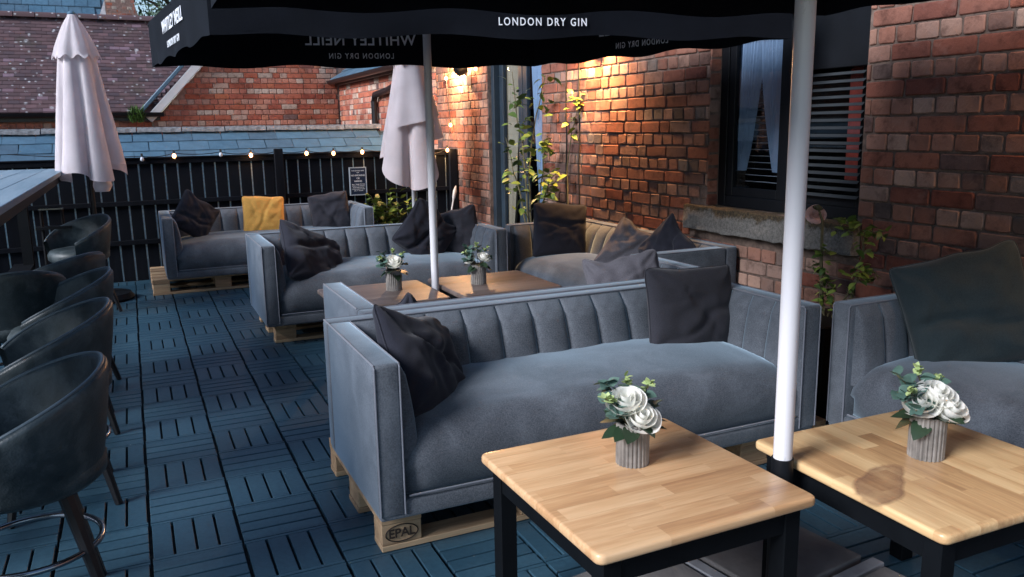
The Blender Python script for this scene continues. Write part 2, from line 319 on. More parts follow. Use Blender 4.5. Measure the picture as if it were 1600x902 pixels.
def box(bm, x0, x1, y0, y1, z0, z1, bev=0, seg=2, mat=None):
    b = bm if not bev else bmesh.new()
    vs = [b.verts.new(p) for p in ((x0, y0, z0), (x1, y0, z0), (x1, y1, z0), (x0, y1, z0), (x0, y0, z1), (x1, y0, z1), (x1, y1, z1), (x0, y1, z1))]
    fs = [b.faces.new([vs[i] for i in f]) for f in ((0, 3, 2, 1), (4, 5, 6, 7), (0, 1, 5, 4), (1, 2, 6, 5), (2, 3, 7, 6), (3, 0, 4, 7))]
    if bev:
        bmesh.ops.bevel(b, geom=b.edges[:], offset=bev, segments=seg, profile=.5, affect='EDGES')
        if mat: bmesh.ops.transform(b, matrix=mat, verts=b.verts)
        join(bm, b)
    elif mat: bmesh.ops.transform(bm, matrix=mat, verts=vs)
    return bm
def join(bm, b):
    idx = {}
    for v in b.verts: idx[v] = bm.verts.new(v.co)
    for f in b.faces:
        try: bm.faces.new([idx[v] for v in f.verts])
        except ValueError: pass
    b.free()
def B(*a, **k): return box(bmesh.new(), *a, **k)
def tube(bm, pts, r, seg=8, cap=True, closed=False):
    pts = [Vector(p) for p in pts]; n = len(pts); rr = r if isinstance(r, (list, tuple)) else [r]*n
    rings = []; prev = None
    for i, p in enumerate(pts):
        if closed: d = pts[(i+1) % n]-pts[i-1]
        else: d = pts[min(i+1, n-1)]-pts[max(i-1, 0)]
        d.normalize()
        if prev is None: a = d.orthogonal().normalized()
        else:
            a = prev-d*prev.dot(d); a.normalize()
        prev = a; bb = d.cross(a)
        rings.append([bm.verts.new(p+(a*math.cos(t)+bb*math.sin(t))*rr[i]) for t in (2*PI*k/seg for k in range(seg))])
    for i in range(n if closed else n-1):
        A, Bq = rings[i], rings[(i+1) % n]
        for k in range(seg): bm.faces.new((A[k], A[(k+1) % seg], Bq[(k+1) % seg], Bq[k]))
    if cap and not closed:
        bm.faces.new(rings[0][::-1]); bm.faces.new(rings[-1])
    return bm
def lathe(bm, prof, seg=24, cap=True):
    rings = [[bm.verts.new((r*math.cos(2*PI*k/seg), r*math.sin(2*PI*k/seg), z)) for k in range(seg)] for r, z in prof]
    for a, b in zip(rings, rings[1:]):
        for k in range(seg): bm.faces.new((a[k], a[(k+1) % seg], b[(k+1) % seg], b[k]))
    if cap: bm.faces.new(rings[0][::-1]); bm.faces.new(rings[-1])
    return bm
def grid(bm, nu, nv, fn, wrap=False, flip=False):
    V = [[bm.verts.new(fn(i/(nu if wrap else nu-1), j/(nv-1))) for j in range(nv)] for i in range(nu)]
    for i in range(nu if wrap else nu-1):
        for j in range(nv-1):
            q = (V[i][j], V[(i+1) % nu][j], V[(i+1) % nu][j+1], V[i][j+1])
            bm.faces.new(q[::-1] if flip else q)
    return V
def nz(p, s=1.0, seed=0): return noise.noise(Vector(p)*s+Vector((seed*7.3, seed*3.1, seed*1.7)))
def at_attr(me, vals):
    a = me.attributes.new('rnd', 'FLOAT', 'FACE'); a.data.foreach_set('value', vals)
def text_mesh(txt, size, spacing=1.0, bold=0.0, align='CENTER', ext=.0006, xs=1.0, open_back=False):
    cu = bpy.data.curves.new('text', 'FONT'); cu.body = txt; cu.size = size; cu.align_x = align; cu.align_y = 'CENTER'
    cu.space_character = spacing; cu.offset = bold; cu.extrude = ext; cu.resolution_u = 3
    o = bpy.data.objects.new('text', cu); C.objects.link(o)
    dg = bpy.context.evaluated_depsgraph_get(); dg.update()
    me = bpy.data.meshes.new_from_object(o.evaluated_get(dg)); bpy.data.objects.remove(o); bpy.data.curves.remove(cu)
    me.materials.clear()
    if xs != 1.0: me.transform(Matrix.Diagonal((xs, 1, 1, 1)))
    if open_back:
        b = bmesh.new(); b.from_mesh(me); b.normal_update()
        bmesh.ops.delete(b, geom=[f for f in b.faces if f.normal.z < -.9], context='FACES'); b.to_mesh(me); b.free()
    return me
def cam_dist(p): return (Vector(p)-CAMLOC).length

def px_on_y(u, v, Y):
    d = rt*((u-800)/1279)+up*(-(v-451)/1279)+fw; t = (Y-CAMLOC.y)/d.y; return CAMLOC+d*t
def px_on_x(u, v, X):
    d = rt*((u-800)/1279)+up*(-(v-451)/1279)+fw; t = (X-CAMLOC.x)/d.x; return CAMLOC+d*t
def px_on_z(u, v, Z):
    d = rt*((u-800)/1279)+up*(-(v-451)/1279)+fw; t = (Z-CAMLOC.z)/d.z; return CAMLOC+d*t

# ------------------------------------------------------------------ the ground and the deck
def struct(o): o['kind'] = 'structure'; return o
g = struct(part('ground', B(-60, 80, -40, 120, -.6, -.12), 'ground'))
DX0, DX1, DY0, DY1 = -2.164, 3.35, .15, 8.85
deck = struct(part('deck', B(DX0, DX1, DY0, DY1, -.1, -.022), 'deckbase'))
X0, Y0 = -.064, 5.2495
SW = .0735; DEPTH = .019
def slat_mesh(length, width, horiz, seed):
    b = bmesh.new(); h = width/2; l = length/2
    if horiz: box(b, -l, l, -h, h, -DEPTH, 0, .0016, 1)
    else: box(b, -h, h, -l, l, -DEPTH, 0, .0016, 1)
    return b
hm = mesh('deck_slat', slat_mesh(.2895, .0638, True, 0)); vm = mesh('deck_slat', slat_mesh(.262, .0645, False, 1))
hm.materials.append(M['deck']); vm.materials.append(M['deck'])
rail = mesh('tile_rail', (lambda b: (box(b, -.1457, .1457, -.1475, -.133, -DEPTH, -.0004), box(b, -.1457, .1457, .133, .1475, -DEPTH, -.0004), b)[2])(bmesh.new())); rail.materials.append(M['deck'])
tiles = []
i0, i1 = math.floor((DX0-X0)/.3+.5), math.floor((DX1-X0)/.3)
for i in range(i0, i1+1):
    for k in range(-12, 18):
        cx, cy = X0+.3*(i+.5), Y0-.3*(k+.5)
        if cy < DY0+.15 or cy > DY1-.1 or cx > DX1-.02: continue
        # cells: column between L0 and L1 has vertical slats on odd k (k=0 -> rows V)
        vert = ((i+k) % 2 == 1)
        d = Vector((cx, cy, 0))-CAMLOC; c = Vector((d.dot(rt), d.dot(up), d.dot(fw)))
        u, v = 800+1279*c.x/max(c.z, .01), 451-1279*c.y/max(c.z, .01)
        vis = c.z > 0 and -120 < u < 1720 and 150 < v < 1010
        tiles.append((not vis, d.length, cx, cy, vert))
tiles.sort()
jb = bmesh.new()
for q, (hid, dist, cx, cy, vert) in enumerate(tiles):
    z = random.uniform(-.0004, .0004)
    if q < 290 and not hid:
        tl = link('deck_tile', rail, None, deck, loc=(cx, cy, z))
        if not vert: tl.scale = (1, .999, 1)
        for s in range(4):
            o = (s-1.5)*SW
            if vert: link('deck_slat', vm, None, tl, loc=(o, 0, 0))
            else: link('deck_slat', hm, None, tl, loc=(0, o, -.0009))
    else:
        for s in range(4):
            o = (s-1.5)*SW
            if vert: box(jb, cx+o-.033, cx+o+.033, cy-.147, cy+.147, -DEPTH, z)
            else: box(jb, cx-.1485, cx+.1485, cy+o-.034, cy+o+.034, -DEPTH, z)
jo = part('deck_tile', jb, 'deck', deck); jo['kind'] = 'stuff'

# ------------------------------------------------------------------ brick walls
BH, JO = .0735, .0105; CO = BH+JO
def brick_verts(w, h, dep, seed):
    """front faces +n; returned in (a along wall, n outward, z) with rounded, uneven outline"""
    r = random.Random(seed); j = lambda s: r.uniform(-s, s)
    c = min(.0075, w*.1); a, b = w/2, h/2
    out = [(-a+c, -b), (a-c, -b), (a, -b+c), (a, b-c), (a-c, b), (-a+c, b), (-a, b-c), (-a, -b+c)]
    out = [(x+j(.0022), z+j(.0022)) for x, z in out]
    bev = .0035; vs = []
    for x, z in out: vs.append((x, -dep, z))
    for x, z in out: vs.append((x, -bev+j(.001), z))
    tilt = j(.02)
    for x, z in out:
        s = 1-bev*1.5/max(abs(x), .02); t = 1-bev*1.3/max(abs(z), .015)
        vs.append((x*s, j(.001)+tilt*x*.1, z*t))
    fs = []
    for k in range(8):
        k2 = (k+1) % 8
        fs.append((k, k2, 8+k2, 8+k)); fs.append((8+k, 8+k2, 16+k2, 16+k))
    fs.append(tuple(range(16, 24)))
    return vs, fs
def bricks(parent, O, A, Nn, a0, a1, z0, z1, mat, singles, holes=(), clip=None, dep=.02, proto=None, phase=0):
    """English bond on the plane through O, along A, outward normal Nn."""
    O, A, Nn = Vector(O), Vector(A), Vector(Nn); lst = []
    rr = random.Random(11+phase); n = int((z1-z0)/CO)
    for k in range(n):
        z = z0+k*CO+CO/2; head = (k+phase) % 2 == 0
        L = .1165 if head else .2365
        a = a0-(0 if head else .0592)+rr.uniform(-.01, .01)
        while a < a1-.02:
            l = L*rr.uniform(.93, 1.07)
            if not head and rr.random() < .12: l = .118
            s, e = max(a, a0), min(a+l, a1); a += l
            segs = [(s, e)]
            for (h0, h1, v0, v1) in holes:
                if z+CO/2 > v0+.01 and z-CO/2 < v1-.01:
                    ns = []
                    for (p, q) in segs:
                        if q <= h0 or p >= h1: ns.append((p, q))
                        else:
                            if p < h0: ns.append((p, h0))
                            if q > h1: ns.append((h1, q))
                    segs = ns
            for (p, q) in segs:
                if clip: 
                    if not clip((p+q)/2, z): continue
                if q-p > .03: lst.append(((p+q)/2, z, q-p-JO*rr.uniform(.7, 1.3), head))
    def vis(p):
        d = p-CAMLOC; c = Vector((d.dot(rt), d.dot(up), d.dot(fw)))
        if c.z < .1: return False
        u, v = 800+1279*c.x/c.z, 451-1279*c.y/c.z
        return -20 < u < 1620 and -20 < v < 700
    def key(t):
        p = O+A*t[0]+Vector((0, 0, t[1])); return (not vis(p), cam_dist(p))
    lst.sort(key=key)
    rotm = Matrix((A, Nn, Vector((0, 0, 1)))).transposed().to_3x3()
    protos = {}
    ang = math.atan2(A.y, A.x)
    for t in lst[:singles]:
        wq = round(t[2]/.006)*.006; kk = (wq, rr.randrange(3), t[3])
        if kk not in protos:
            vs, fs = brick_verts(wq, BH, dep, hash(kk) % 999)
            me = bpy.data.meshes.new('brick'); me.from_pydata([tuple(rotm @ Vector(v)) for v in vs], [], fs); me.update(); me.materials.append(M[mat+'_h' if t[3] else mat]); protos[kk] = me
        p = O+A*t[0]+Vector((0, 0, t[1]))+Nn*rr.uniform(-.002, .0035)
        link('brick', protos[kk], None, parent, loc=p)
    V, F, R, Hd = [], [], [], []
    for qn, t in enumerate(lst[singles:]):
        vs, fs = brick_verts(t[2], BH, dep, qn % 97); o = len(V)
        p = O+A*t[0]+Vector((0, 0, t[1]))+Nn*rr.uniform(-.002, .0035)
        V += [tuple(rotm @ Vector(v)+p) for v in vs]; F += [tuple(i+o for i in f) for f in fs]; R += [rr.random()]*len(fs); Hd += [1 if t[3] else 0]*len(fs)
    if V:
        me = bpy.data.meshes.new('brick'); me.from_pydata(V, [], F); me.update(); at_attr(me, R)
        me.materials.append(M[mat]); me.materials.append(M[mat+'_h']); me.polygons.foreach_set('material_index', Hd)
        o = link('brick', me, mat, parent); o['kind'] = 'stuff'

WX = 3.35; WB = WX+.008       # brick faces at WX, mortar behind
pub = thing('pub_building', 'red brick pub wall with black framed window and glazed door beside the deck', 'building')
win = (3.06, 4.275, .91, 2.05); dr = (6.62, 7.83, 0, 2.5)
wb = bmesh.new()
TOPZ = 3.9
def wallseg(y0, y1, z0, z1): box(wb, WB, WB+.3, y0, y1, z0, z1)
wallseg(-3.0, win[0], -.1, TOPZ); wallseg(win[0], win[1], -.1, win[2]-.0); wallseg(win[0], win[1], win[3], TOPZ)
wallseg(win[1], dr[0], -.1, TOPZ); wallseg(dr[0], dr[1], dr[3], TOPZ); wallseg(dr[1], 9.38, -.1, TOPZ)
wall = part('wall', wb, 'mortar', pub)
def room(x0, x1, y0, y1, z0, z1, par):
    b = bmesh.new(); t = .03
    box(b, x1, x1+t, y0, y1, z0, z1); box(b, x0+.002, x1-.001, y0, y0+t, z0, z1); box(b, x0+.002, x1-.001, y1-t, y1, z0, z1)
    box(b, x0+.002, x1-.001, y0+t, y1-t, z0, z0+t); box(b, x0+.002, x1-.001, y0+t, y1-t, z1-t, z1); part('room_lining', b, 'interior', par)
sillh = (3.03, 4.45, .755, .912)
bricks(wall, (WX, 0, 0), (0, 1, 0), (-1, 0, 0), -2.2, 9.36, -.055, 3.8, 'brick', 300, holes=[win, dr, sillh])
# jamb of the window recess (faces the camera side)
jb_ = bmesh.new()
V, F, R = [], [], []
for k in range(int((win[3]-win[2])/CO)):
    vs, fs = brick_verts(.078, BH, .015, k+300); o = len(V)
    V += [(WX+.044+v[0], win[1]-.002-v[1]-.0, win[2]+CO*(k+.5)+v[2]) for v in [(a, b, c) for a, b, c in vs]]
    F += [tuple(i+o for i in f) for f in fs]; R += [random.random()]*len(fs)
me = bpy.data.meshes.new('jamb'); me.from_pydata(V, [], F); me.update(); at_attr(me, R)
jo = link('jamb_bricks', me, 'brick', pub); jo['kind'] = 'stuff'
# sill
b = B(WX-.055, WX+.12, sillh[0], sillh[1], sillh[2], sillh[3], .006, 2)
bmesh.ops.subdivide_edges(b, edges=[e for e in b.edges if e.calc_length() > .1], cuts=24, use_grid_fill=True)
for v in b.verts:
    v.co += Vector((nz(v.co, 17), nz(v.co, 17, 2), nz(v.co, 15, 3)*1.4))*.009
sill = part('window_sill', b, 'sill', pub, smooth=True)
# window: frame, mullion, panes, blind, sheets imitating a reflection
FX = WX+.085
def framebox(bm, y0, y1, z0, z1, t, x0=FX, x1=FX+.06):
    box(bm, x0, x1, y0, y0+t, z0, z1, .003, 1); box(bm, x0, x1, y1-t, y1, z0, z1, .003, 1)
    box(bm, x0+.001, x1-.001, y0+t, y1-t, z0, z0+t, .003, 1); box(bm, x0+.001, x1-.001, y0+t, y1-t, z1-t, z1, .003, 1)
b = bmesh.new(); framebox(b, win[0]-.02, win[1]+.0, win[2]+.003, win[3]+.02, .07)
box(b, FX+.002, FX+.058, 3.62, 3.70, win[2]+.07, win[3]-.05, .003, 1)
frame = part('window', b, 'frame', pub)
part('top_panel', B(FX-.03, FX-.004, 3.075, 3.615, 1.71, win[3]+.015, .003, 1), 'frame', frame)
for (p, q) in ((3.70, 4.205), (3.11, 3.62)):
    b = bmesh.new(); framebox(b, p, q, win[2]+.073, win[3]-.052, .055, FX+.01, FX+.05); part('sash', b, 'frame', frame)
    part('pane', B(FX+.026, FX+.032, p+.05, q-.05, win[2]+.12, win[3]-.1), 'glass', frame)
bl = mesh('blind_slat', B(-.012, .012, -.215, .215, -.0012, .0012)); bl.materials.append(M['blind'])
bl2 = mesh('blind_slat', B(-.009, .009, -.2, .2, -.0009, .0009)); bl2.materials.append(M['white'])
for k in range(24):
    if win[2]+.13+k*.04 < 1.70: link('louvre', bl, None, frame, loc=(FX-.012, 3.345, win[2]+.13+k*.04), rot=(0, math.radians(-38), 0))
    if k < 21: link('blind_slat', bl2, None, frame, loc=(FX+.125, 3.95, win[2]+.16+k*.04), rot=(0, math.radians(15), 0))
def drape(y0, y1, ztop, zbot, x, pull, mat, parent, name='curtain', seed=0, folds=9):
    b = bmesh.new()
    def fn(u, v):
        z = ztop+(zbot-ztop)*v
        t = v**1.6
        y = (y0+(y1-y0)*u)*(1-t)+(pull+(u-.5)*abs(y1-y0)*.35)*t
        return (x+.016*math.sin(u*folds*2*PI+seed)+.006*nz((u*4, v*3, seed), 1), y, z)
    grid(b, 80, 16, fn); o = part(name, b, mat, parent, smooth=True)
    return o
drape(3.97, 4.20, win[3]-.1, 1.14, FX+.065, 4.14, 'curtain', frame, seed=1)  # pale drapes behind the left pane imitate its reflection of parasol and sky
drape(3.73, 3.99, win[3]-.1, 1.14, FX+.065, 3.80, 'curtain', frame, seed=2)
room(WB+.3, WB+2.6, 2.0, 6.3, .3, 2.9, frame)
b = bmesh.new(); box(b, FX+.12, FX+.2, 3.14, 3.36, 1.1, 1.72, .02, 2); part('red_shutter', b, 'redint', frame)
# glazed door pair
b = bmesh.new(); DXf = WX+.10
def fr(y0, y1, z0, z1, t, x0, x1, name, mat='doorframe', par=pub):
    bb = bmesh.new(); box(bb, x0, x1, y0, y0+t, z0, z1, .003, 1); box(bb, x0, x1, y1-t, y1, z0, z1, .003, 1)
    box(bb, x0+.001, x1-.001, y0+t, y1-t, z1-t, z1, .003, 1); box(bb, x0+.001, x1-.001, y0+t, y1-t, z0, z0+t*1.6, .003, 1)
    return part(name, bb, mat, par)
door = fr(dr[0]+.003, dr[1]-.003, -.018, 2.48, .07, DXf-.06, DXf+.05, 'door')
for (p, q) in ((dr[0]+.075, 7.21), (7.225, dr[1]-.075)):
    fr(p, q, .0, 2.40, .085, DXf, DXf+.04, 'door_leaf', par=door)
    part('pane', B(DXf+.018, DXf+.024, p+.08, q-.08, .13, 2.32), 'glass', door)
b = bmesh.new(); tube(b, [(DXf-.02, 7.18, 1.0), (DXf-.045, 7.18, 1.0), (DXf-.045, 7.08, 1.0)], .008); part('handle', b, 'chrome', door, smooth=True)
drape(7.35, 7.72, 2.35, .35, DXf+.06, 7.62, 'creamcurtain', door, seed=4)
drape(6.76, 7.12, 2.35, .35, DXf+.06, 6.84, 'curtain', door, seed=6)
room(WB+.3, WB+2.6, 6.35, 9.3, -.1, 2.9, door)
# eaves on top of the pub wall
b = bmesh.new(); box(b, WX-.25, WX+3.2, -3.0, 9.5, TOPZ, TOPZ+.08); part('roof_edge', b, 'gutter', pub)
# old cables down the brickwork
for (y, z0, z1) in ((6.15, .3, 2.2), (5.93, .3, 2.3)):
    b = bmesh.new(); tube(b, [(WX-.008, y+.008*math.sin(k*1.7), z0+(z1-z0)*k/12) for k in range(13)], .0055, 6); part('wall_cable', b, 'cable', pub, smooth=True)

# low extension further back along the same line
ext = thing('brick_extension', 'low brick outbuilding with slate roof, gutter and black downpipe behind the fence', 'building')
b = bmesh.new(); box(b, WB, WB+2.6, 9.385, 14.2, -.1, 2.2); ew = part('wall', b, 'mortar2', ext)
bricks(ew, (WX, 0, 0), (0, 1, 0), (-1, 0, 0), 9.37, 14.25, .9, 2.2, 'brick2', 260, phase=1)
rf = bmesh.new()
grid(rf, 2, 2, lambda u, v: (WX-.12+1.7*v, 9.4+4.85*u, 2.26+1.15*v)); roof = part('roof', rf, 'slate', ext)
V, F, R = [], [], []
for r_ in range(8):
    for c_ in range(17):
        y = 9.4+c_*.29+(r_ % 2)*.145; x = WX-.14+r_*.2; z = 2.26+(x-(WX-.12))*.676+.012
        o = len(V); yy = min(y+.285, 14.25)
        if y > 14.2: continue
        V += [(x, y, z+.012), (x+.24, y, z+.15), (x+.24, yy, z+.15), (x, yy, z+.012), (x, y, z), (x, yy, z)]
        F += [(o, o+3, o+2, o+1), (o, o+4, o+5, o+3)]; R += [random.random()]*2
me = bpy.data.meshes.new('slate'); me.from_pydata(V, [], F); at_attr(me, R); o = link('slate', me, 'slate', roof); o['kind'] = 'stuff'
b = bmesh.new(); grid(b, 2, 7, lambda u, v: (WX-.14+.06*math.cos(PI+PI*v), 9.35+4.95*u, 2.24+.06*math.sin(PI+PI*v)))
box(b, WX-.075, WX-.001, 9.4, 14.2, 2.16, 2.215)
part('gutter', b, 'gutter', ext, smooth=True)
b = bmesh.new(); q1, q2, q3 = px_on_x(584, 152, WX-.06), px_on_x(606, 141, WX-.06), px_on_x(632, 122, WX-.12)
tube(b, [(q3.x, q3.y, 2.18), (q3.x, q3.y, q3.z-.02), q2, (q1.x, q1.y-.08, q1.z+.03), q1+Vector((0, 0, -.06)), (q1.x, q1.y, .2)], .045, 10); part('downpipe', b, 'gutter', ext, smooth=True)

# ------------------------------------------------------------------ gable house and tiled roof behind
GY = 14.3
gab = thing('gable_house', 'red brick gable wall with pale sloping verge rising behind the slate lean-to', 'building')
def gclip(a, z):
    # left boundary slants up to the right
    return a > .50+max(0, (z-1.66))*.93
b = bmesh.new()
pts = [(.5, -.1), (3.6, -.1), (3.6, 3.6), (2.27, 3.6), (.40, 1.60)]
f0 = [b.verts.new((x, GY+.012, z)) for x, z in pts]; f1 = [b.verts.new((x, GY+.35, z)) for x, z in pts]
b.faces.new(f0); b.faces.new(f1[::-1])
for k in range(5): b.faces.new((f0[k], f1[k], f1[(k+1) % 5], f0[(k+1) % 5]))
gw = part('wall', b, 'mortar2', gab)
bricks(gw, (0, GY, 0), (1, 0, 0), (0, -1, 0), .45, 3.34, 1.02, 3.5, 'brick2', 290, clip=gclip)
b = bmesh.new(); box(b, 0, 2.75, -.08, .06, -.02, .10, .01, 1, mat=Matrix.Translation((.36, GY-.03, 1.60)) @ Matrix.Rotation(-math.atan2(1.98, 1.85), 4, 'Y'))
part('verge', b, 'white', gab)
b = bmesh.new(); box(b, -.1, 2.7, -.1, .1, .10, .16, .01, 1, mat=Matrix.Translation((.28, GY-.03, 1.62)) @ Matrix.Rotation(-math.atan2(1.98, 1.85), 4, 'Y'))
part('verge_slates', b, 'slate', gab)

til = thing('tiled_house', 'house with lichen-speckled maroon clay tile roof and black gutter at far left', 'building')
b = bmesh.new(); box(b, -6.5, .49, GY+.05, GY+3, -.1, 1.66); tw = part('wall', b, 'mortar2', til)
bricks(tw, (0, GY+.04, 0), (1, 0, 0), (0, -1, 0), -3.6, .49, 1.1, 1.66, 'brick2', 120, phase=1)
RZ0, RZ1, RY0, RY1 = 1.74, 3.30, GY-.12, GY+1.75
b = bmesh.new(); grid(b, 2, 2, lambda u, v: (-6.5+(6.85+1.75*v)*u, RY0+(RY1-RY0)*v, RZ0+(RZ1-RZ0)*v)); tr = part('roof', b, 'rooftile', til)
V, F, R = [], [], []; nr = 26; dy, dz = (RY1-RY0)/nr, (RZ1-RZ0)/nr; rr = random.Random(5)
for r_ in range(nr):
    for c_ in range(50):
        x = -5.0+c_*.15+(r_ % 2)*.075
        y, z = RY0+r_*dy, RZ0+r_*dz
        if x > .24+(r_/nr)*1.75: continue
        j = rr.uniform(-.006, .006); o = len(V)
        V += [(x, y-.01, z+.026+j), (x+.146, y-.01, z+.026+j*.3), (x+.146, y+dy*1.3, z+dz*1.3+.016), (x, y+dy*1.3, z+dz*1.3+.016), (x, y-.01, z+.008), (x+.146, y-.01, z+.008)]
        F += [(o, o+1, o+2, o+3), (o, o+4, o+5, o+1)]; R += [rr.random()]*2
me = bpy.data.meshes.new('roof_tile'); me.from_pydata(V, [], F); at_attr(me, R); o = link('roof_tile', me, 'rooftile', tr); o['kind'] = 'stuff'
rt_me = mesh('ridge_tile', (lambda b: (grid(b, 2, 7, lambda u, v: (.30*u, .11*math.cos(PI*v), .09*math.sin(PI*v))), b)[1])(bmesh.new()), True)
rt_me.materials.append(M['rooftile'])
for k in range(22): link('ridge_tile', rt_me, None, tr, loc=(-4.9+k*.31, RY1, RZ1+.02))
b = bmesh.new(); grid(b, 2, 7, lambda u, v: (-6.4+6.95*u, RY0-.05+.06*math.cos(PI+PI*v), RZ0-.0+.065*math.sin(PI+PI*v)))
box(b, -6.4, .5, GY-.055, GY-.02, 1.62, 1.76); part('gutter', b, 'gutter', til, smooth=True)
# grass tuft growing in the gutter
tf = thing('grass_tuft', 'green grassy weed growing in the end of the gutter', 'plant', (.16, RY0-.06, RZ0-.02))
b = bmesh.new(); rr = random.Random(3)
for k in range(260):
    a = rr.uniform(0, 2*PI); l = rr.uniform(.07, .17)*(1.6 if rr.random() < .05 else 1); lean = rr.uniform(.1, 1.3); o = Vector((rr.uniform(-.09, .09), rr.uniform(-.05, .05), rr.uniform(-.14, .03)))
    d = Vector((math.cos(a)*math.sin(lean), math.sin(a)*math.sin(lean), math.cos(lean)))*l; s = Vector((-math.sin(a), math.cos(a), 0))*.007
    m_ = o+d*.6+Vector((0, 0, .01)); e = o+d
    vs = [b.verts.new(p) for p in (o-s, o+s, m_+s*.7, m_-s*.7, e)]
    b.faces.new(vs[:4]); b.faces.new((vs[3], vs[2], vs[4]))
part('blades', b, 'grass', tf)

# second slate roof + brick gable further off, trees
far = thing('far_slate_house', 'distant house with blue slate roof and brick gable above the tiled ridge', 'building')
b = bmesh.new(); grid(b, 2, 2, lambda u, v: (-6+(5.4+1.19*v)*u, 24+3*v, 3.6+3.6*v)); fr_ = part('roof', b, 'slate', far)
V, F, R = [], [], []
for r_ in range(14):
    for c_ in range(22):
        v0 = r_/14; x = -6+c_*.3+(r_ % 2)*.15; y, z = 24+3*v0-.02, 3.6+3.6*v0+.03
        if x > v0*1.19-.9: continue
        o = len(V); V += [(x, y, z+.02), (x+.29, y, z+.02), (x+.29, y+.26, z+.29), (x, y+.26, z+.29), (x, y, z), (x+.29, y, z)]
        F += [(o, o+1, o+2, o+3), (o, o+4, o+5, o+1)]; R += [random.random()]*2
me = bpy.data.meshes.new('slate'); me.from_pydata(V, [], F); at_attr(me, R); o = link('slate', me, 'slate', fr_); o['kind'] = 'stuff'
b = bmesh.new()
grid(b, 2, 2, lambda u, v: (-.62+.42*u+1.19*v, 23.9+3*v, 3.62+3.6*v)); part('verge', b, 'lead', far)
b = bmesh.new(); pts = [(-.2, 0), (.60, 0), (.60, 4.28), (.28, 5.4), (-.2, 5.4)]
f0 = [b.verts.new((x, 24.2, z)) for x, z in pts]; f1 = [b.verts.new((x, 25.2, z)) for x, z in pts]
b.faces.new(f0); b.faces.new(f1[::-1])
for k in range(5): b.faces.new((f0[k], f1[k], f1[(k+1) % 5], f0[(k+1) % 5]))
fw_ = part('wall', b, 'mortar2', far)
bricks(fw_, (0, 24.2, 0), (1, 0, 0), (0, -1, 0), -.18, .50, 3.2, 4.9, 'brick2', 0)
b = bmesh.new(); box(b, -6, -.25, 24.6, 27, 0, 3.7); part('side_wall', b, 'brick2', far)

def tree(x, y, h, r, label, seed, n=2600):
    t = thing('tree', label, 'tree', (x, y, 0), 0, 'trees behind the roofs'); rr = random.Random(seed)
    b = bmesh.new(); tube(b, [(0, 0, -.1), (.05, 0, h*.35), (0, .05, h*.6), (.1, 0, h*.9)], [.22, .17, .12, .03], 8)
    for k in range(9):
        a = rr.uniform(0, 2*PI); z = h*rr.uniform(.35, .8)
        tube(b, [(0, 0, z), (math.cos(a)*r*.4, math.sin(a)*r*.4, z+.5), (math.cos(a)*r*.8, math.sin(a)*r*.8, z+.8)], [.07, .045, .015], 6)
    part('trunk', b, 'bark', t, smooth=True)
    V, F = [], []
    cl = [(Vector((rr.gauss(0, .45)*r, rr.gauss(0, .45)*r, h*rr.uniform(.45, 1.0))), rr.uniform(.25, .55)) for _ in range(46)]
    for k in range(n):
        c, s = rr.choice(cl); p = c+Vector((rr.gauss(0, s), rr.gauss(0, s), rr.gauss(0, s*.8)))
        a = Vector((rr.gauss(0, 1), rr.gauss(0, 1), rr.gauss(0, 1))).normalized(); q = a.orthogonal().normalized(); l = rr.uniform(.05, .11)
        o = len(V); V += [tuple(p-a*l), tuple(p+q*l*.45), tuple(p+a*l), tuple(p-q*l*.45)]; F.append((o, o+1, o+2, o+3))
    me = bpy.data.meshes.new('crown'); me.from_pydata(V, [], F); o = link('crown', me, 'crown', t); o['kind'] = 'stuff'
tree(1.75, 30, 7.5, 1.5, 'leafy tree behind the roofs, just right of the brick gable', 1, 5200)
tree(4.8, 32, 7.0, 1.8, 'leafy tree behind the roofs, mostly hidden by the black parasol', 2, 4200)

nb = thing('neighbour_house', 'red brick house across the yard, outside the picture, seen only as a reflection', 'building')
nw = part('wall', B(-12.6, -12.0, -4, 28, -.1, 4.2), 'mortar2', nb)
bricks(nw, (-12.0, 0, 0), (0, 1, 0), (1, 0, 0), -4, 28, 0, 4.1, 'brick2', 0)
b = bmesh.new(); grid(b, 2, 2, lambda u, v: (-11.8-4*v, -4.3+32.6*u, 4.15+2.6*v)); part('roof', b, 'slate', nb)

# ------------------------------------------------------------------ slate lean-to behind the fence
ls = thing('slate_lean_to', 'long blue slate lean-to roof with lichened ridge just behind the fence', 'building')
part('wall', B(-4, 2.78, 9.35, 9.95, -.1, 1.08), 'render', ls)
EY, EZ, AY, AZ = 9.16, 1.045, 9.84, 1.425
b = bmesh.new(); grid(b, 2, 2, lambda u, v: (-4+6.84*u, EY+(AY-EY)*v, EZ-.02+(AZ-EZ)*v)); grid(b, 2, 2, lambda u, v: (-4+6.84*u, AY+.7*v, AZ-.02-.35*v)); rf = part('roof', b, 'slate', ls)
nr = 4; sl = Vector((0, AY-EY, AZ-EZ)); L = sl.length; ang = math.atan2(AZ-EZ, AY-EY); gauge = L/nr
rr = random.Random(9)
sm = []
for q in range(4):
    b = bmesh.new(); box(b, 0, .292, 0, gauge*1.28, 0, .009)
    for v in b.verts: v.co += Vector((rr.uniform(-.004, .004), rr.uniform(-.005, .005), 0))
    me = mesh('slate', b); me.materials.append(M['slate']); sm.append(me)
for r_ in range(nr):
    for c_ in range(23):
        x = -3.98+c_*.2985+(r_ % 2)*.149
        if x > 2.72: continue
        p = Vector((x, EY-.02, EZ))+sl*(r_/nr)+Vector((0, 0, .006))
        link('slate', rr.choice(sm), None, rf, loc=p, rot=(ang-.045, 0, rr.uniform(-.008, .008)))
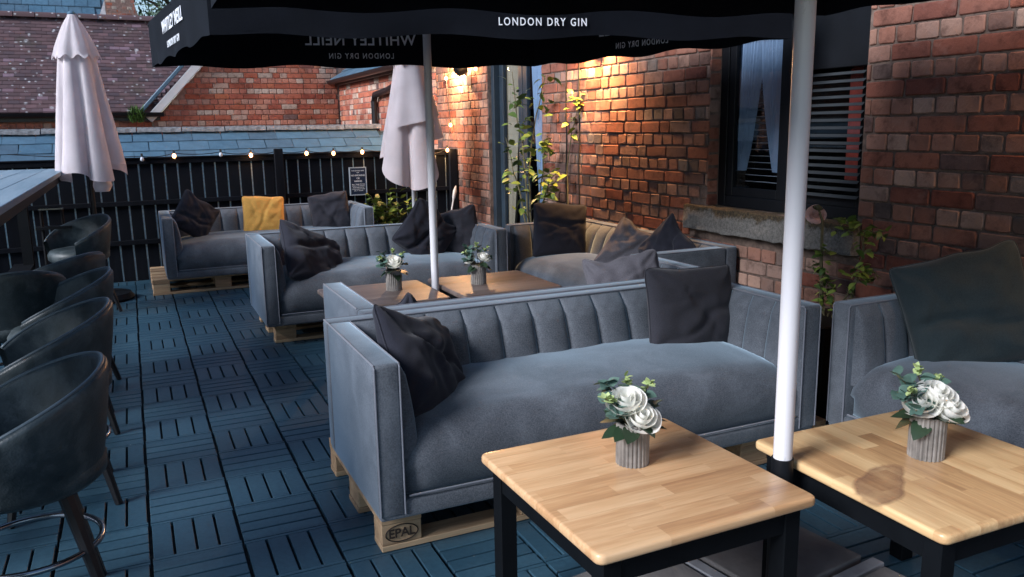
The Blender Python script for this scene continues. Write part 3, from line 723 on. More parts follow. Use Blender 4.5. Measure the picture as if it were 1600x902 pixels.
rm = mesh('ridge_tile', (lambda b: (grid(b, 5, 7, lambda u, v: (.44*u, .075*math.cos(PI*v)+.006*nz((u*3, v*3, 0), 2), .055*math.sin(PI*v)+.01*nz((u*5, v*4, 3), 2))), b)[1])(bmesh.new()), True)
rm.materials.append(M['ridge'])
for k in range(15): link('ridge_tile', rm, None, rf, loc=(-3.95+k*.45, AY+.01, AZ+.012), rot=(rr.uniform(-.03, .03), rr.uniform(-.01, .01), 0))

# ------------------------------------------------------------------ fence
FY = 8.78
fence = thing('fence', 'black vertical board fence with pale gaps closing the end of the deck', 'fence', (0, FY, 0))
bx0, bx1, pitch = -3.2, 3.33, .117
fbm = []
for q in range(3):
    b = B(0, .102, 0, .018, 0, 1.155, .002, 1); fbm.append(mesh('fence_board', b)); fbm[-1].materials.append(M['fence'])
gs = mesh('gap_strip', B(.003, .0165, 0, .006, 0, 1.15)); gs.materials.append(M['gapstrip'])  # strips fill the gaps, coloured like light coming from behind
k = 0; x = bx0
while x < bx1-.05:
    link('fence_board', fbm[k % 3], None, fence, loc=(x, 0, .0+random.uniform(-.002, .002)))
    link('gap_strip', gs, None, fence, loc=(x+.0995, .0120, .005)); x += pitch; k += 1
for z in (.36, .74, 1.135):
    t = .045 if z < 1 else .05
    part('rail', B(bx0, bx1, -.03, -.001, z, z+t, .003, 1), 'fence', fence)
part('rail_cap', B(bx0, bx1, -.04, .03, 1.1855, 1.2, .003, 1), 'fence', fence)
for x in (-1.55, 1.345, 3.25):
    part('post', B(x, x+.085, -.085, -.031, 0, 1.25 if x < 3 else 1.2, .003, 1), 'fence', fence)
# notice on the fence
nt_ = thing('notice', 'small framed navy notice with white lettering screwed to the fence', 'sign', (2.205, FY-.045, .885))
part('board', B(-.085, .085, -.004, .014, -.143, .143), 'sign', nt_)
b = bmesh.new(); framebox_t = .010
box(b, -.093, -.083, -.008, .012, -.15, .15); box(b, .083, .093, -.008, .012, -.15, .15); box(b, -.083, .083, -.0075, .0115, -.15, -.14); box(b, -.083, .083, -.0075, .0115, .14, .15)
part('frame', b, 'signframe', nt_)
for (t, s, z) in (('THIS SEATING AREA', .0155, .112), ('IS A', .0155, .092), ('NO SMOKING', .024, .062), ('OR', .024, .031), ('VAPING', .024, 0.0),
                  ('AREA. THANK YOU FOR', .013, -.033), ('KEEPING THIS TERRACE', .013, -.05), ('SMOKE FREE FOR ALL', .013, -.067), ('OF OUR GUESTS. PLEASE', .013, -.084), ('ASK AT THE BAR', .013, -.101)):
    me = text_mesh(t, s, 1.0); link('lettering', me, 'print', nt_, loc=(0, -.0055, z), rot=(PI/2, 0, 0))

# ------------------------------------------------------------------ string lights
sl_ = thing('string_lights', 'festoon string of small warm bulbs along the fence top and up the wall', 'string lights')
bulbs = [((222, 248), 0), ((272, 243), 1), ((345, 241), 0), ((392, 242), 1), ((432, 240), 0), ((479, 239), 1), ((521, 239), 1), ((566, 237), 1), ((676, 243), 1), ((699, 234), 1)]
pts = [px_on_y(u, v, FY-.06) for (u, v), s in bulbs]
wb_ = [px_on_x(704, 195, WX-.03), px_on_x(697, 122, WX-.03), px_on_x(712, 107, WX-.03), px_on_x(743, 107, WX-.03)]
cab = bmesh.new(); cp = []
ap = [Vector((-1.0, FY-.05, 1.24))]+pts+wb_
for a, c_ in zip(ap, ap[1:]):
    for q in range(5):
        t = q/5; p = a.lerp(c_, t); p.z += .022-.07*(t*(1-t)) ; cp.append(p)
tube(cab, cp, .004, 5); part('cable', cab, 'cable', sl_, smooth=True)
bon = mesh('bulb', (lambda b: lathe(b, [(.006, .017), (.013, .010), (.018, -.005), (.015, -.019), (.006, -.027)], 12))(bmesh.new()), True)
bon2 = bon.copy(); bon.materials.append(M['bulb_on']); bon2.materials.append(M['bulb_off'])
sock = mesh('socket', lathe(bmesh.new(), [(.01, 0), (.01, .03)], 8)); sock.materials.append(M['cable'])
for p, s in list(zip(pts, [s for _, s in bulbs]))+[(p, 1) for p in wb_]:
    link('bulb', bon if s else bon2, None, sl_, loc=p); link('socket', sock, None, sl_, loc=p+Vector((0, 0, .018)))
    if s and p in wb_:
        pass
def point(name, loc, e, col, r=.03, parent=None):
    l = bpy.data.lights.new(name, 'POINT'); l.energy = e; l.color = col; l.shadow_soft_size = r
    o = bpy.data.objects.new(name, l); C.objects.link(o); o.location = loc; o.parent = parent; return o
WARM = (1.0, .52, .20)
for p in pts[8:]: point('bulb_light', (p.x, p.y-.04, p.z), .7, WARM, .02, sl_)
for p in (wb_[0], wb_[3]): point('bulb_light', (p.x-.06, p.y, p.z), 1.5, WARM, .02, sl_)
point('bulb_light', (pts[7].x, FY-.1, pts[7].z), .35, WARM, .02, sl_); point('bulb_light', (pts[3].x, FY-.1, pts[3].z), .3, WARM, .02, sl_)

# ------------------------------------------------------------------ wall lamps
def wall_lamp(y, z, e, label, group='wall lamps on the pub', tilt=.5, col=WARM):
    t = thing('wall_lamp', label, 'lamp', (WX-.01, y, z), 0, group)
    part('back_box', B(-.05, .0, -.045, .045, -.13, -.03, .006, 2), 'lead', t)
    b = bmesh.new(); tube(b, [(-.03, 0, -.03), (-.06, 0, .02), (-.09, 0, .03)], .01, 8); part('bracket', b, 'black', t, smooth=True)
    R_ = Matrix.Translation((-.11, 0, .04)) @ Matrix.Rotation(-tilt, 4, 'Y')
    b = lathe(bmesh.new(), [(.025, -.06), (.06, -.045), (.075, 0), (.078, .05), (.07, .05), (.066, .03)], 20); bmesh.ops.transform(b, matrix=R_, verts=b.verts)
    part('shade', b, 'black', t, smooth=True)
    b = lathe(bmesh.new(), [(.001, .036), (.062, .036), (.062, .03), (.001, .03)], 20); bmesh.ops.transform(b, matrix=R_, verts=b.verts)
    part('lens', b, 'lampglow', t)
    l = bpy.data.lights.new('lamp_light', 'SPOT'); l.energy = e; l.color = col; l.spot_size = math.radians(150); l.spot_blend = .8; l.shadow_soft_size = .05
    o = bpy.data.objects.new('lamp_light', l); C.objects.link(o); o.parent = t
    d = (R_.to_3x3() @ Vector((0, 0, 1))); o.location = R_.translation+d*.06; o.rotation_euler = (-d).to_track_quat('Z', 'Y').to_euler()
    return t
L1 = px_on_x(735, 122, WX)
point('bulb_light', (wb_[2].x-.09, wb_[2].y, wb_[2].z+.0), 48, (1, .56, .25), .03, sl_)
wall_lamp(L1.y, L1.z+.05, 60, 'round black lamp on the brick pier left of the glazed door, shining on the wall', tilt=-1.0)
wall_lamp(5.62, 2.14, 260, 'wall lamp half hidden above the parasol edge between door and window', tilt=-2.4)
wall_lamp(1.55, 2.3, 60, 'wall lamp high on the brickwork right of the window, outside the picture', tilt=-2.3)

# ------------------------------------------------------------------ pallets
def pallet(x, y, L, label, D=.8, mark=False):
    t = thing('pallet', label, 'pallet', (x, y, 0), 0, 'wooden pallets under the sofas')
    ys = [(0, .1), (D/2-.0725, D/2+.0725), (D-.1, D)]; xs = [(0, .145), (L/2-.0725, L/2+.0725), (L-.145, L)]
    rr = random.Random(int(x*100+y*10))
    for (a, c_) in ys:
        b = B(0, L, a, c_, .001, .022, .002, 1); part('bottom_board', b, 'pallet', t)
        for (p, q) in xs:
            b = B(p+rr.uniform(0, .004), q-rr.uniform(0, .004), a+.002, c_-.002, .0225, .0995, .003, 1); part('block', b, 'pallet', t)
    for (p, q) in xs: part('stringer_board', B(p, q, 0, D, .1, .121, .002, 1), 'pallet', t)
    for (a, c_) in ((0, .13), (.17, .27), (D/2-.07, D/2+.07), (D-.27, D-.17), (D-.13, D)): part('deck_board', B(0, L, a, c_, .1215, .143, .002, 1), 'pallet', t)
    if mark:
        me = text_mesh('EPAL', .046, .95, .0008); link('stamp', me, 'brand', t, loc=(.072, -.0015, .062), rot=(PI/2, 0, 0))
        b = bmesh.new(); tube(b, [(.072+.058*math.cos(a), -.0005, .062+.031*math.sin(a)) for a in (2*PI*k/28 for k in range(28))], .0022, 5, closed=True); part('stamp_ring', b, 'brand', t)
    return t
pallet(.66, 2.547, 1.2, 'stamped wooden pallet under the left half of the nearest sofa', mark=True)
pallet(1.885, 2.547, .8, 'wooden pallet under the right half of the nearest sofa')
pallet(.79, 5.63, 1.2, 'wooden pallet under the left end of the middle sofa with the slumped cushion')
pallet(2.01, 5.63, .52, 'short wooden pallet under the right end of the middle sofa')
pallet(.076, 7.86, 1.2, 'wooden pallet sticking out left of the sofa by the fence')
pallet(1.29, 7.86, .8, 'wooden pallet under the right end of the sofa by the fence')
pallet(.88, 3.36, 1.15, 'wooden pallet under the left of the sofa that backs onto the nearest sofa', D=.6)
pallet(2.02, 3.36, .56, 'wooden pallet under the right of the sofa that backs onto the nearest sofa', D=.5)
pallet(2.66, 4.0, .62, 'wooden pallet under the near end of the sofa below the window', D=.8)
pallet(2.66, 4.85, .62, 'wooden pallet under the far end of the sofa below the window', D=.8)
pallet(2.68, 1.66, .64, 'wooden pallet under the far end of the right-hand sofa', D=.8)

# ------------------------------------------------------------------ sofas
def sofa(x, y, rz, L, label, D=.74, H=.546, nch=11, seed=0):
    """local: X along length centred, front at y=-D/2, back at +D/2; origin on the floor below"""
    t = thing('sofa', label, 'sofa', (x, y, 0), rz, 'grey velvet channel-back sofas on pallets')
    z0 = .145; z1 = z0+H; hx = L/2; hy = D/2; AW = .092; BT = .085
    b = B(-hx+.003, hx-.003, -hy+.004, hy-.003, z0, z0+.065, .012, 3); part('base', b, 'velvet', t, smooth=True)
    for s in (-1, 1):
        b = bmesh.new(); xa, xb = (-hx, -hx+AW) if s < 0 else (hx-AW, hx)
        box(b, xa, xb, -hy, hy-BT-.001, z0+.012, z1, .013, 3)
        part('arm', b, 'velvet', t, smooth=True, angle=50)
        # piping round the front face
        b = bmesh.new(); q = .007
        for xx in (xa+.004, xb-.004):
            tube(b, [(xx, -hy-.001, z0+.02), (xx, -hy-.001, z1-.012), (xx, -hy+.006, z1-.002), (xx, hy-BT-.02 if xx in (xb-.004,) else hy-.01, z1-.001)], .003, 6)
        part('piping', b, 'piping', t, smooth=True)
    b = B(-hx, hx, hy-BT, hy, z0+.012, z1+.001, .013, 3); part('back', b, 'velvet', t, smooth=True, angle=50)
    b = bmesh.new(); tube(b, [(-hx+AW, hy-BT+.003, z1), (hx-AW, hy-BT+.003, z1)], .003, 6); tube(b, [(-hx+.01, hy-.004, z1), (hx-.01, hy-.004, z1)], .003, 6); part('piping', b, 'piping', t, smooth=True)
    # back channels, leaning out towards the seat
    W = L-2*AW; cw = W/nch; zb = z0+.20
    def channel(width, lean0, lean1, top, bot, bulge=.024):
        bb = bmesh.new()
        def fn(u, v):
            z = top+(bot-top)*v
            prof = math.sin(min(1, v*7)*PI/2)
            yy = lean0+(lean1-lean0)*(math.sin(v*PI/2)**.9)
            bl_ = bulge*math.sqrt(max(0, 1-(2*u-1)**2))
            return (-(width/2)+width*u, -(yy*prof+bl_*prof), z)
        V_ = grid(bb, 11, 14, fn)
        for side_ in (0, -1):      # close the sides of the channel down to the board behind it
            col = V_[side_]; sk = [bb.verts.new((c_.co.x, .003, c_.co.z)) for c_ in col]
            for j in range(len(col)-1): bb.faces.new((col[j], col[j+1], sk[j+1], sk[j]))
        bmesh.ops.recalc_face_normals(bb, faces=bb.faces[:])
        return bb
    cm = mesh('back_channel', channel(cw, .02, .115, z1-.008, zb), True); cm.materials.append(M['velvet'])
    for k in range(nch): link('back_channel', cm, None, t, loc=(-W/2+cw*(k+.5), hy-BT+.002, 0))
    AD = D-BT-.10; na = 4; aw = AD/na
    am = mesh('arm_channel', channel(aw, .010, .055, z1-.008, zb, .016), True); am.materials.append(M['velvet'])
    for s in (-1, 1):
        for k in range(na):
            link('arm_channel', am, None, t, loc=(s*(hx-AW+.002), -hy+.03+aw*(k+.5), 0), rot=(0, 0, -s*PI/2))
    # seat cushion: crowned, rolled front
    b = bmesh.new(); sx = W/2-.004; sy0, sy1 = -hy-.004, hy-BT-.05; sz0, sz1 = z0+.066, z0+.285
    nu, nv = 40, 26
    def seat(u, v):
        x_ = -sx+2*sx*u
        ex = min(u, 1-u)*2*sx; edge = 1-max(0, 1-ex/.09)**2.2
        # v: 0 underside front -> over the front -> back
        if v < .3:
            a = v/.3; ang_ = -PI/2+a*PI*.5; r = .10
            y_ = sy0+.055-.055*math.cos(ang_)*edge; z_ = sz0+.10+.10*math.sin(ang_)
            if a > .99: pass
        elif v < .55:
            a = (v-.3)/.25; ang_ = a*PI/2
            y_ = sy0+.12-.12*math.cos(ang_)+(1-edge)*.03; z_ = sz0+.10+(sz1-sz0-.10)*math.sin(ang_)
        else:
            a = (v-.55)/.45; y_ = sy0+.12+(sy1-sy0-.12)*a; z_ = sz1+.018*math.sin(a*PI)
        crown = .045*(1-(2*u-1)**4)*(math.sin(min(1, v/.6)*PI/2)**3)
        z_ = sz0+(z_-sz0)*(.80+.20*edge)+crown-.03*(v > .3)*0
        z_ += .006*nz((x_*2, y_*2, seed), 2)*min(1, v*2)
        return (x_, y_, z_)
    grid(b, nu, nv, seat)
    part('seat_cushion', b, 'velvet', t, smooth=True, angle=80)
    b = bmesh.new(); tube(b, [(-sx+.01, sy0+.01, sz0+.012), (sx-.01, sy0+.01, sz0+.012)], .004, 6); part('piping', b, 'piping', t, smooth=True)
    return t
sofa(1.592, 2.85, 0, 1.905, 'nearest grey velvet sofa, behind the wooden tables, with dark cushions at both ends', D=.75, seed=1)
sofa(1.745, 3.62, PI, 1.88, 'grey velvet sofa back to back with the nearest one, facing away to the flower tables', D=.76, seed=2)
sofa(1.605, 5.90, 0, 1.77, 'grey velvet sofa in the middle row facing the small flower tables', D=.80, seed=3, nch=10)
sofa(1.15, 8.19, 0, 1.90, 'grey velvet sofa by the fence holding the yellow cushion', D=.82, seed=4)
sofa(2.965, 4.86, -PI/2, 1.86, 'grey velvet sofa along the brick wall left of the window sill', D=.72, seed=5)
sofa(2.99, 1.545, -PI/2, 1.90, 'grey velvet sofa at right edge along the brick wall, holding the big teal-grey cushion', D=.72, seed=6)

# ------------------------------------------------------------------ cushions
def pillow(loc, rot, size, mat, label, seed=0, thick=.13, squash=(1, 1), crumple=1.0, category='cushion'):
    """square scatter cushion standing on its lower edge; local X width, Z height, Y thickness"""
    b = bmesh.new(); n = 40; s = size/2
    cornerz = [random.Random(seed*17+k).uniform(.0, .35) for k in range(4)]
    def side(sg):
        def fn(u, v):
            a, c_ = 2*u-1, 2*v-1
            e = max(0, 1-abs(a)**2.6)*max(0, 1-abs(c_)**2.6)
            pinch = 1-.10*(1-abs(a)**3)*abs(c_)**4; pinch2 = 1-.10*(1-abs(c_)**3)*abs(a)**4
            x = a*s*pinch2*squash[0]; z = c_*s*pinch*squash[1]
            cr_ = 1-.10*(a*a*c_*c_)**3; x *= cr_; z *= cr_
            y = sg*thick/2*(e**.5)
            w_ = nz((a*1.4, c_*1.4, seed), 1.6)*.017+nz((a*3, c_*3, seed+5), 1.5)*.007
            for q_ in range(4):      # soft pulled folds
                an_ = seed*1.3+q_*1.1; dd_ = a*math.cos(an_)+c_*math.sin(an_)-.45*math.sin(seed*3.7+q_*2.2)-.16*nz((a, c_, q_+seed), 1.3)
                w_ += .0065*math.exp(-(dd_/.055)**2)*(.5+.5*math.sin(a*2+c_*3+q_))*(e**.3)
            # creases radiating from the corners and a diagonal fold
            d = (a*math.cos(seed)+c_*math.sin(seed))
            f = math.exp(-((d-.25*math.sin(seed*2.1)-.2*nz((a, c_, seed), 1.5))/.09)**2)
            y += sg*(-.022*f*e**.5)*crumple+ (w_*crumple)*(.3+e)
            for q, (ax, az) in enumerate(((-1, -1), (1, -1), (1, 1), (-1, 1))):
                r = math.hypot(a-ax, c_-az); th = math.atan2(c_-az, a-ax)
                y += sg*.008*math.sin(th*9+seed+q)*math.exp(-(r/.7)**2)*(e**.35)*crumple*1.6
            z -= .03*crumple*nz((a*1.2, 3, seed), 1.3)*(c_ > 0)*c_
            return (x, y, z)
        return fn
    V1 = grid(b, n, n, side(-1), flip=False); V2 = grid(b, n, n, side(1), flip=True)
    bmesh.ops.remove_doubles(b, verts=b.verts, dist=.0015)
    me = mesh('cushion', b, True)
    f_ = side(1); ring = [(k/20, 0) for k in range(20)]+[(1, k/20) for k in range(20)]+[(1-k/20, 1) for k in range(20)]+[(0, 1-k/20) for k in range(20)]
    sb_ = bmesh.new(); tube(sb_, [f_(*q) for q in ring], .0035, 5, closed=True); seam = mesh('seam', sb_, True)
    o = link('cushion', me, mat, None, loc=loc, rot=rot); tag(o, label, category, 'scatter cushions on the sofas'); link('seam', seam, mat, o)
    return o
D2R = math.radians
def P(x, y, z, rx, ry, rz, size, mat, label, **k): return pillow((x, y, z), (D2R(rx), D2R(ry), D2R(rz)), size, mat, label, **k)
# nearest sofa
P(.93, 2.83, .56, -32, 20, 35, .46, 'navy', 'crumpled dark navy cushion slumped against the left arm of the nearest sofa', seed=1, thick=.16, crumple=1.0)
P(2.235, 2.94, .60, -12, 2, 0, .50, 'charcoal', 'upright charcoal cushion on the right side of the nearest sofa', seed=2, crumple=.6, squash=(1, .88))
# back-to-back sofa
P(1.06, 3.54, .455, 30, 32, 178, .38, 'navy', 'dark cushion whose corner just shows over the left end of the back-to-back sofa', seed=3, crumple=1.4)
P(2.28, 3.55, .585, 25, 12, 150, .42, 'greylinen', 'mauve-grey cushion at the right end of the back-to-back sofa', seed=4, crumple=1.3)
# middle sofa
P(1.12, 5.80, .535, -42, 26, 22, .56, 'navy', 'large black cushion sprawled at the left end of the middle sofa', seed=5, thick=.18, crumple=1.1)
P(2.02, 5.98, .63, -18, 40, -8, .44, 'navy', 'dark cushion standing on its corner behind the pole on the middle sofa', seed=6, crumple=1.3)
P(2.28, 6.02, .61, -14, -14, -38, .42, 'charcoal', 'dark cushion against the right arm of the middle sofa', seed=7)
# sofa by the fence
P(.50, 8.16, .66, -16, 36, 12, .40, 'charcoal', 'charcoal cushion balanced on a corner at the left of the sofa by the fence', seed=8)
P(1.13, 8.22, .62, -14, 3, 0, .42, 'yellow', 'bright yellow cushion in the middle of the sofa by the fence', seed=9, crumple=.5)
P(1.78, 8.24, .62, -16, -6, -8, .42, 'charcoal', 'charcoal cushion at the right of the sofa by the fence', seed=10, crumple=.8)
# sofa under the window
P(2.93, 5.50, .65, -14, 5, -14, .45, 'navy', 'upright black cushion at the far end of the sofa along the wall', seed=11, crumple=.4)
P(3.05, 4.72, .57, -28, 24, -62, .40, 'greylinen', 'grey cushion lying back in the middle of the sofa along the wall', seed=12, crumple=1.2)
P(3.06, 4.28, .63, -10, 44, -80, .38, 'navy', 'black cushion with its corner pointing up near the window sill', seed=13)
# right-hand sofa
P(3.05, 2.19, .67, -20, -17, -42, .52, 'teal', 'big creased teal-grey cushion on the right-hand sofa', seed=14, thick=.18, crumple=1.2)

# ------------------------------------------------------------------ tables
def table(x0, x1, y0, y1, z, label, mat, axis=0, rz=0):
    cx, cy = (x0+x1)/2, (y0+y1)/2; hx, hy = (x1-x0)/2, (y1-y0)/2
    t = thing('table', label, 'table', (cx, cy, 0), rz, 'square wooden-topped tables')
    b = B(-hx, hx, -hy, hy, z-.028, z)
    ve = [e for e in b.edges if abs((e.verts[0].co-e.verts[1].co).z) > .01]
    bmesh.ops.bevel(b, geom=ve, offset=.022, segments=4, profile=.5, affect='EDGES')
    he = [e for e in b.edges if abs((e.verts[0].co-e.verts[1].co).z) < .001 and len(e.link_faces) == 2 and abs(e.link_faces[0].normal.z-e.link_faces[1].normal.z) > .5]
    bmesh.ops.bevel(b, geom=he, offset=.009, segments=3, profile=.5, affect='EDGES')
    n = 11; span = (hy if axis == 0 else hx)
    for k in range(n):
        c = b.copy(); lo, hi = -span+2*span*k/n, -span+2*span*(k+1)/n
        no = Vector((0, 1, 0)) if axis == 0 else Vector((1, 0, 0))
        if k > 0:
            r = bmesh.ops.bisect_plane(c, geom=c.verts[:]+c.edges[:]+c.faces[:], plane_co=no*(lo+.00025), plane_no=no, clear_inner=True)
            bmesh.ops.holes_fill(c, edges=[e for e in c.edges if e.is_boundary])
        if k < n-1:
            r = bmesh.ops.bisect_plane(c, geom=c.verts[:]+c.edges[:]+c.faces[:], plane_co=no*(hi-.00025), plane_no=no, clear_outer=True)
            bmesh.ops.holes_fill(c, edges=[e for e in c.edges if e.is_boundary])
        part('top_stave', c, mat, t, smooth=True, angle=40)
    b.free()
    ax, ay = hx-.035, hy-.035
    b = bmesh.new()
    box(b, -ax, ax, -ay, -ay+.02, z-.10, z-.0285); box(b, -ax, ax, ay-.02, ay, z-.10, z-.0285)
    box(b, -ax, -ax+.02, -ay+.02, ay-.02, z-.10, z-.0285); box(b, ax-.02, ax, -ay+.02, ay-.02, z-.10, z-.0285)
    part('apron', b, 'tableblack', t)
    for sx in (-1, 1):
        for sy in (-1, 1):
            b = B(sx*(ax-.02)-.026, sx*(ax-.02)+.026, sy*(ay-.02)-.026, sy*(ay-.02)+.026, 0, z-.029, .003, 1)
            part('leg', b, 'tableblack', t)
    return t
TZ = .5
table(.85, 1.505, 1.435, 2.10, TZ, 'light wood square table in front of the nearest sofa, left of the white pole', 'wood_top', 0, D2R(.8))
table(1.615, 2.27, 1.15, 1.81, TZ, 'light wood square table with a water stain, right of the white pole', 'wood_top_y', 1, D2R(-1))
table(.94, 1.57, 4.24, 4.86, TZ, 'greyish square table with white roses, left of the far pole', 'wood_grey', 0)
table(1.635, 2.27, 4.22, 4.86, TZ, 'greyish square table with white roses, right of the far pole', 'wood_grey', 0)
# brown patch on the second table, see-through, fading out at its rim
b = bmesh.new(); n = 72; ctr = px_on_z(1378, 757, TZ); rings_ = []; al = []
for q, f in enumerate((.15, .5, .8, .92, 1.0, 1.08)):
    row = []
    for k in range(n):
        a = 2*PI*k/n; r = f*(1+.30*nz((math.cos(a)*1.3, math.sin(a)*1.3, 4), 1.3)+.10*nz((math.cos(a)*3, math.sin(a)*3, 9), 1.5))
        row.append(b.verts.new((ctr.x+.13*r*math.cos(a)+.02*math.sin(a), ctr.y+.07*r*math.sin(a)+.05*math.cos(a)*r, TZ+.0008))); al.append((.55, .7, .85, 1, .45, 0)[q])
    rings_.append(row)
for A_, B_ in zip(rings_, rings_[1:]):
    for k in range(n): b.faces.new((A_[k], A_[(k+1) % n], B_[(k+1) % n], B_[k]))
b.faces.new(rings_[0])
def brown_patch_mat():
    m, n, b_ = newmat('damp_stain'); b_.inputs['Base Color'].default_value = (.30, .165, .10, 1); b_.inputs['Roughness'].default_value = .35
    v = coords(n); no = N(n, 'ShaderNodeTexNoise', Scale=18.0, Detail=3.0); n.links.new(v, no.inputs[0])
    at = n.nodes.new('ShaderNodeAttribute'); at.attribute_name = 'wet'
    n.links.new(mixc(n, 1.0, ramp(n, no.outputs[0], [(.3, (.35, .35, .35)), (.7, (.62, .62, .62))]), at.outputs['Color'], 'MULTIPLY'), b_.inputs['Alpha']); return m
M['stain'] = brown_patch_mat()
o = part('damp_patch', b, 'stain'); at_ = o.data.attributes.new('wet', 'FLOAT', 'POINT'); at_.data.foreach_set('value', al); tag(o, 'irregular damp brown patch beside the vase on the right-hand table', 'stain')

# ------------------------------------------------------------------ vases with roses
def leafshape(l, w, curl=.2, n=5, fold=.15):
    b = bmesh.new()
    L_, R_, Mi = [], [], []
    for k in range(n+1):
        t = k/n; hw = w*math.sin(PI*min(.999, max(.02, t**.8)))**.8; z = -curl*l*t*t; y = l*t
        Mi.append(b.verts.new((0, y, z)));
        L_.append(b.verts.new((-hw, y, z+fold*hw))); R_.append(b.verts.new((hw, y, z+fold*hw)))
    for k in range(n):
        b.faces.new((Mi[k], Mi[k+1], L_[k+1], L_[k])); b.faces.new((R_[k], R_[k+1], Mi[k+1], Mi[k]))
    return b
def rose(b, c, r, ax, seed):
    """cupped bloom: rings of petals wrapped round one another, rims rolled slightly outwards"""
    rr = random.Random(seed); Rm = Vector((0, 0, 1)).rotation_difference(Vector(ax).normalized()).to_matrix()
    for ring, (n, ra, top, roll) in enumerate(((2, .26, .60, .0), (3, .50, .56, .06), (3, .76, .40, .18), (4, .98, .16, .32))):
        for k in range(n):
            a0 = 2*PI*k/n+ring*.9+rr.uniform(-.2, .2); wd = 2*PI/n*1.45; hh = rr.uniform(-.05, .05); rj = rr.uniform(.94, 1.06)
            def fn(u, v):
                e = (abs(u-.5)*2)
                a = a0+(u-.5)*wd*(.35+.65*math.sin(min(1, v*1.3)*PI/2))
                rad = ra*rj*math.sin(min(1, v*1.25)*PI/2)**.8+roll*max(0, v-.6)**1.3*1.6-.05*e*ra
                z = -.55+(top+hh+.55)*v**1.15-.20*e**2.6*v-.10*roll*4*max(0, v-.75)
                rad *= 1+.03*math.sin(u*9+seed+k)*v
                return Vector(c)+Rm @ (Vector((rad*math.cos(a), rad*math.sin(a), z))*r)
            grid(b, 11, 9, fn)
def vase(u, v, z, label, seed, s=1.0, yellow=False, roses=None):
    p = px_on_z(u, v, z) if not isinstance(u, Vector) else u
    t = thing('flower_vase', label, 'vase', (p.x, p.y, z), 0, 'ribbed vases of white roses')
    rr = random.Random(seed); R0, Hh = .030*s, .080*s
    b = bmesh.new(); seg = 72
    def rad(k): return R0*(1+.045*(1 if k % 3 else -1))
    prof = [(1.0, 0), (1.0, Hh), (.86, Hh), (.86, .006)]
    rings = [[b.verts.new((rad(k)*q*math.cos(2*PI*k/seg), rad(k)*q*math.sin(2*PI*k/seg), zz)) for k in range(seg)] for q, zz in prof]
    for A_, B_ in zip(rings, rings[1:]):
        for k in range(seg): b.faces.new((A_[k], A_[(k+1) % seg], B_[(k+1) % seg], B_[k]))
    b.faces.new(rings[-1][::-1])
    part('vase', b, 'vase', t)
    b = bmesh.new(); lathe(b, [(.001, .062*s), (R0*.84, .066*s), (R0*.84, .06*s)], 16, cap=False); part('moss', b, 'leafd', t)
    for k, (dx, dy, dz, r) in enumerate(roses):
        b = bmesh.new(); rose(b, (dx*s, dy*s, dz*s), r*s, (dx*.9-.008, dy*.7-.018, .05), seed*10+k); part('rose', b, 'petal', t, smooth=True, angle=60)
        b = bmesh.new(); tube(b, [(dx*.2*s, dy*.2*s, .03*s), (dx*s, dy*s, dz*s-.01)], .0022*s, 5); part('stem', b, 'stem', t)
    ld = mesh('leaf', leafshape(.052*s, .017*s), True); ld.materials.append(M['leafd'])
    le = mesh('leaf', leafshape(.026*s, .011*s), True); le.materials.append(M['euc'])
    lb = mesh('bud', leafshape(.014*s, .0052*s), True); lb.materials.append(M['bloom_g'])
    for k in range(12):
        a = 2*PI*k/12+rr.uniform(-.2, .2); el = rr.uniform(-.5, .35)
        link('leaf', ld, None, t, loc=(.012*s*math.cos(a), .012*s*math.sin(a), rr.uniform(.07, .085)*s), rot=(el, rr.uniform(-.4, .4), a-PI/2))
    for q, (sx, sy, sz) in enumerate(((-.062, .0, .135), (-.05, .03, .12), (-.055, -.015, .10), (.052, .025, .14), (.012, .045, .155), (-.03, .05, .145), (.048, .0, .10))):
        b = bmesh.new(); a0 = Vector((0, 0, .06))*s; a1 = Vector((sx, sy, sz))*s; mid = a0.lerp(a1, .5)+Vector((0, 0, .015))*s
        tube(b, [a0, mid, a1], .0012*s, 4); part('stem', b, 'stem', t)
        for k in range(12):
            f = rr.uniform(.45, 1.0); pp = a0.lerp(a1, f)+Vector((0, 0, .015*math.sin(f*PI)))*s
            buds = (q in (0, 3, 4) and f > .7)
            link('bud' if buds else 'leaf', lb if buds else le, None, t, loc=pp, rot=(rr.uniform(-.3, 1.0), rr.uniform(-.6, .6), rr.uniform(0, 2*PI)))
            if buds: link('bud', lb, None, t, loc=pp, rot=(rr.uniform(.3, 1.4), 0, rr.uniform(0, 2*PI)))
    return t
VZ = TZ+.0005
vase(988, 722, VZ, 'ribbed metal vase with two white roses on the table left of the white pole', 1, 1.5, roses=[(-.014, .0, .122, .034), (.004, -.024, .094, .033)])
vase(1446, 712, VZ, 'ribbed metal vase with clustered white roses on the table right of the white pole', 2, 1.55, roses=[(-.026, -.004, .108, .032), (.004, -.008, .120, .032), (.018, -.024, .096, .034)])
vase(616, 453, VZ, 'small vase with one white rose on the far left table', 3, 1.5, roses=[(0, -.01, .112, .034), (-.022, .02, .106, .022)])
vase(748, 443, VZ, 'small vase with two white roses on the far right table', 4, 1.5, roses=[(-.036, -.0, .102, .022), (.022, -.01, .108, .026)])

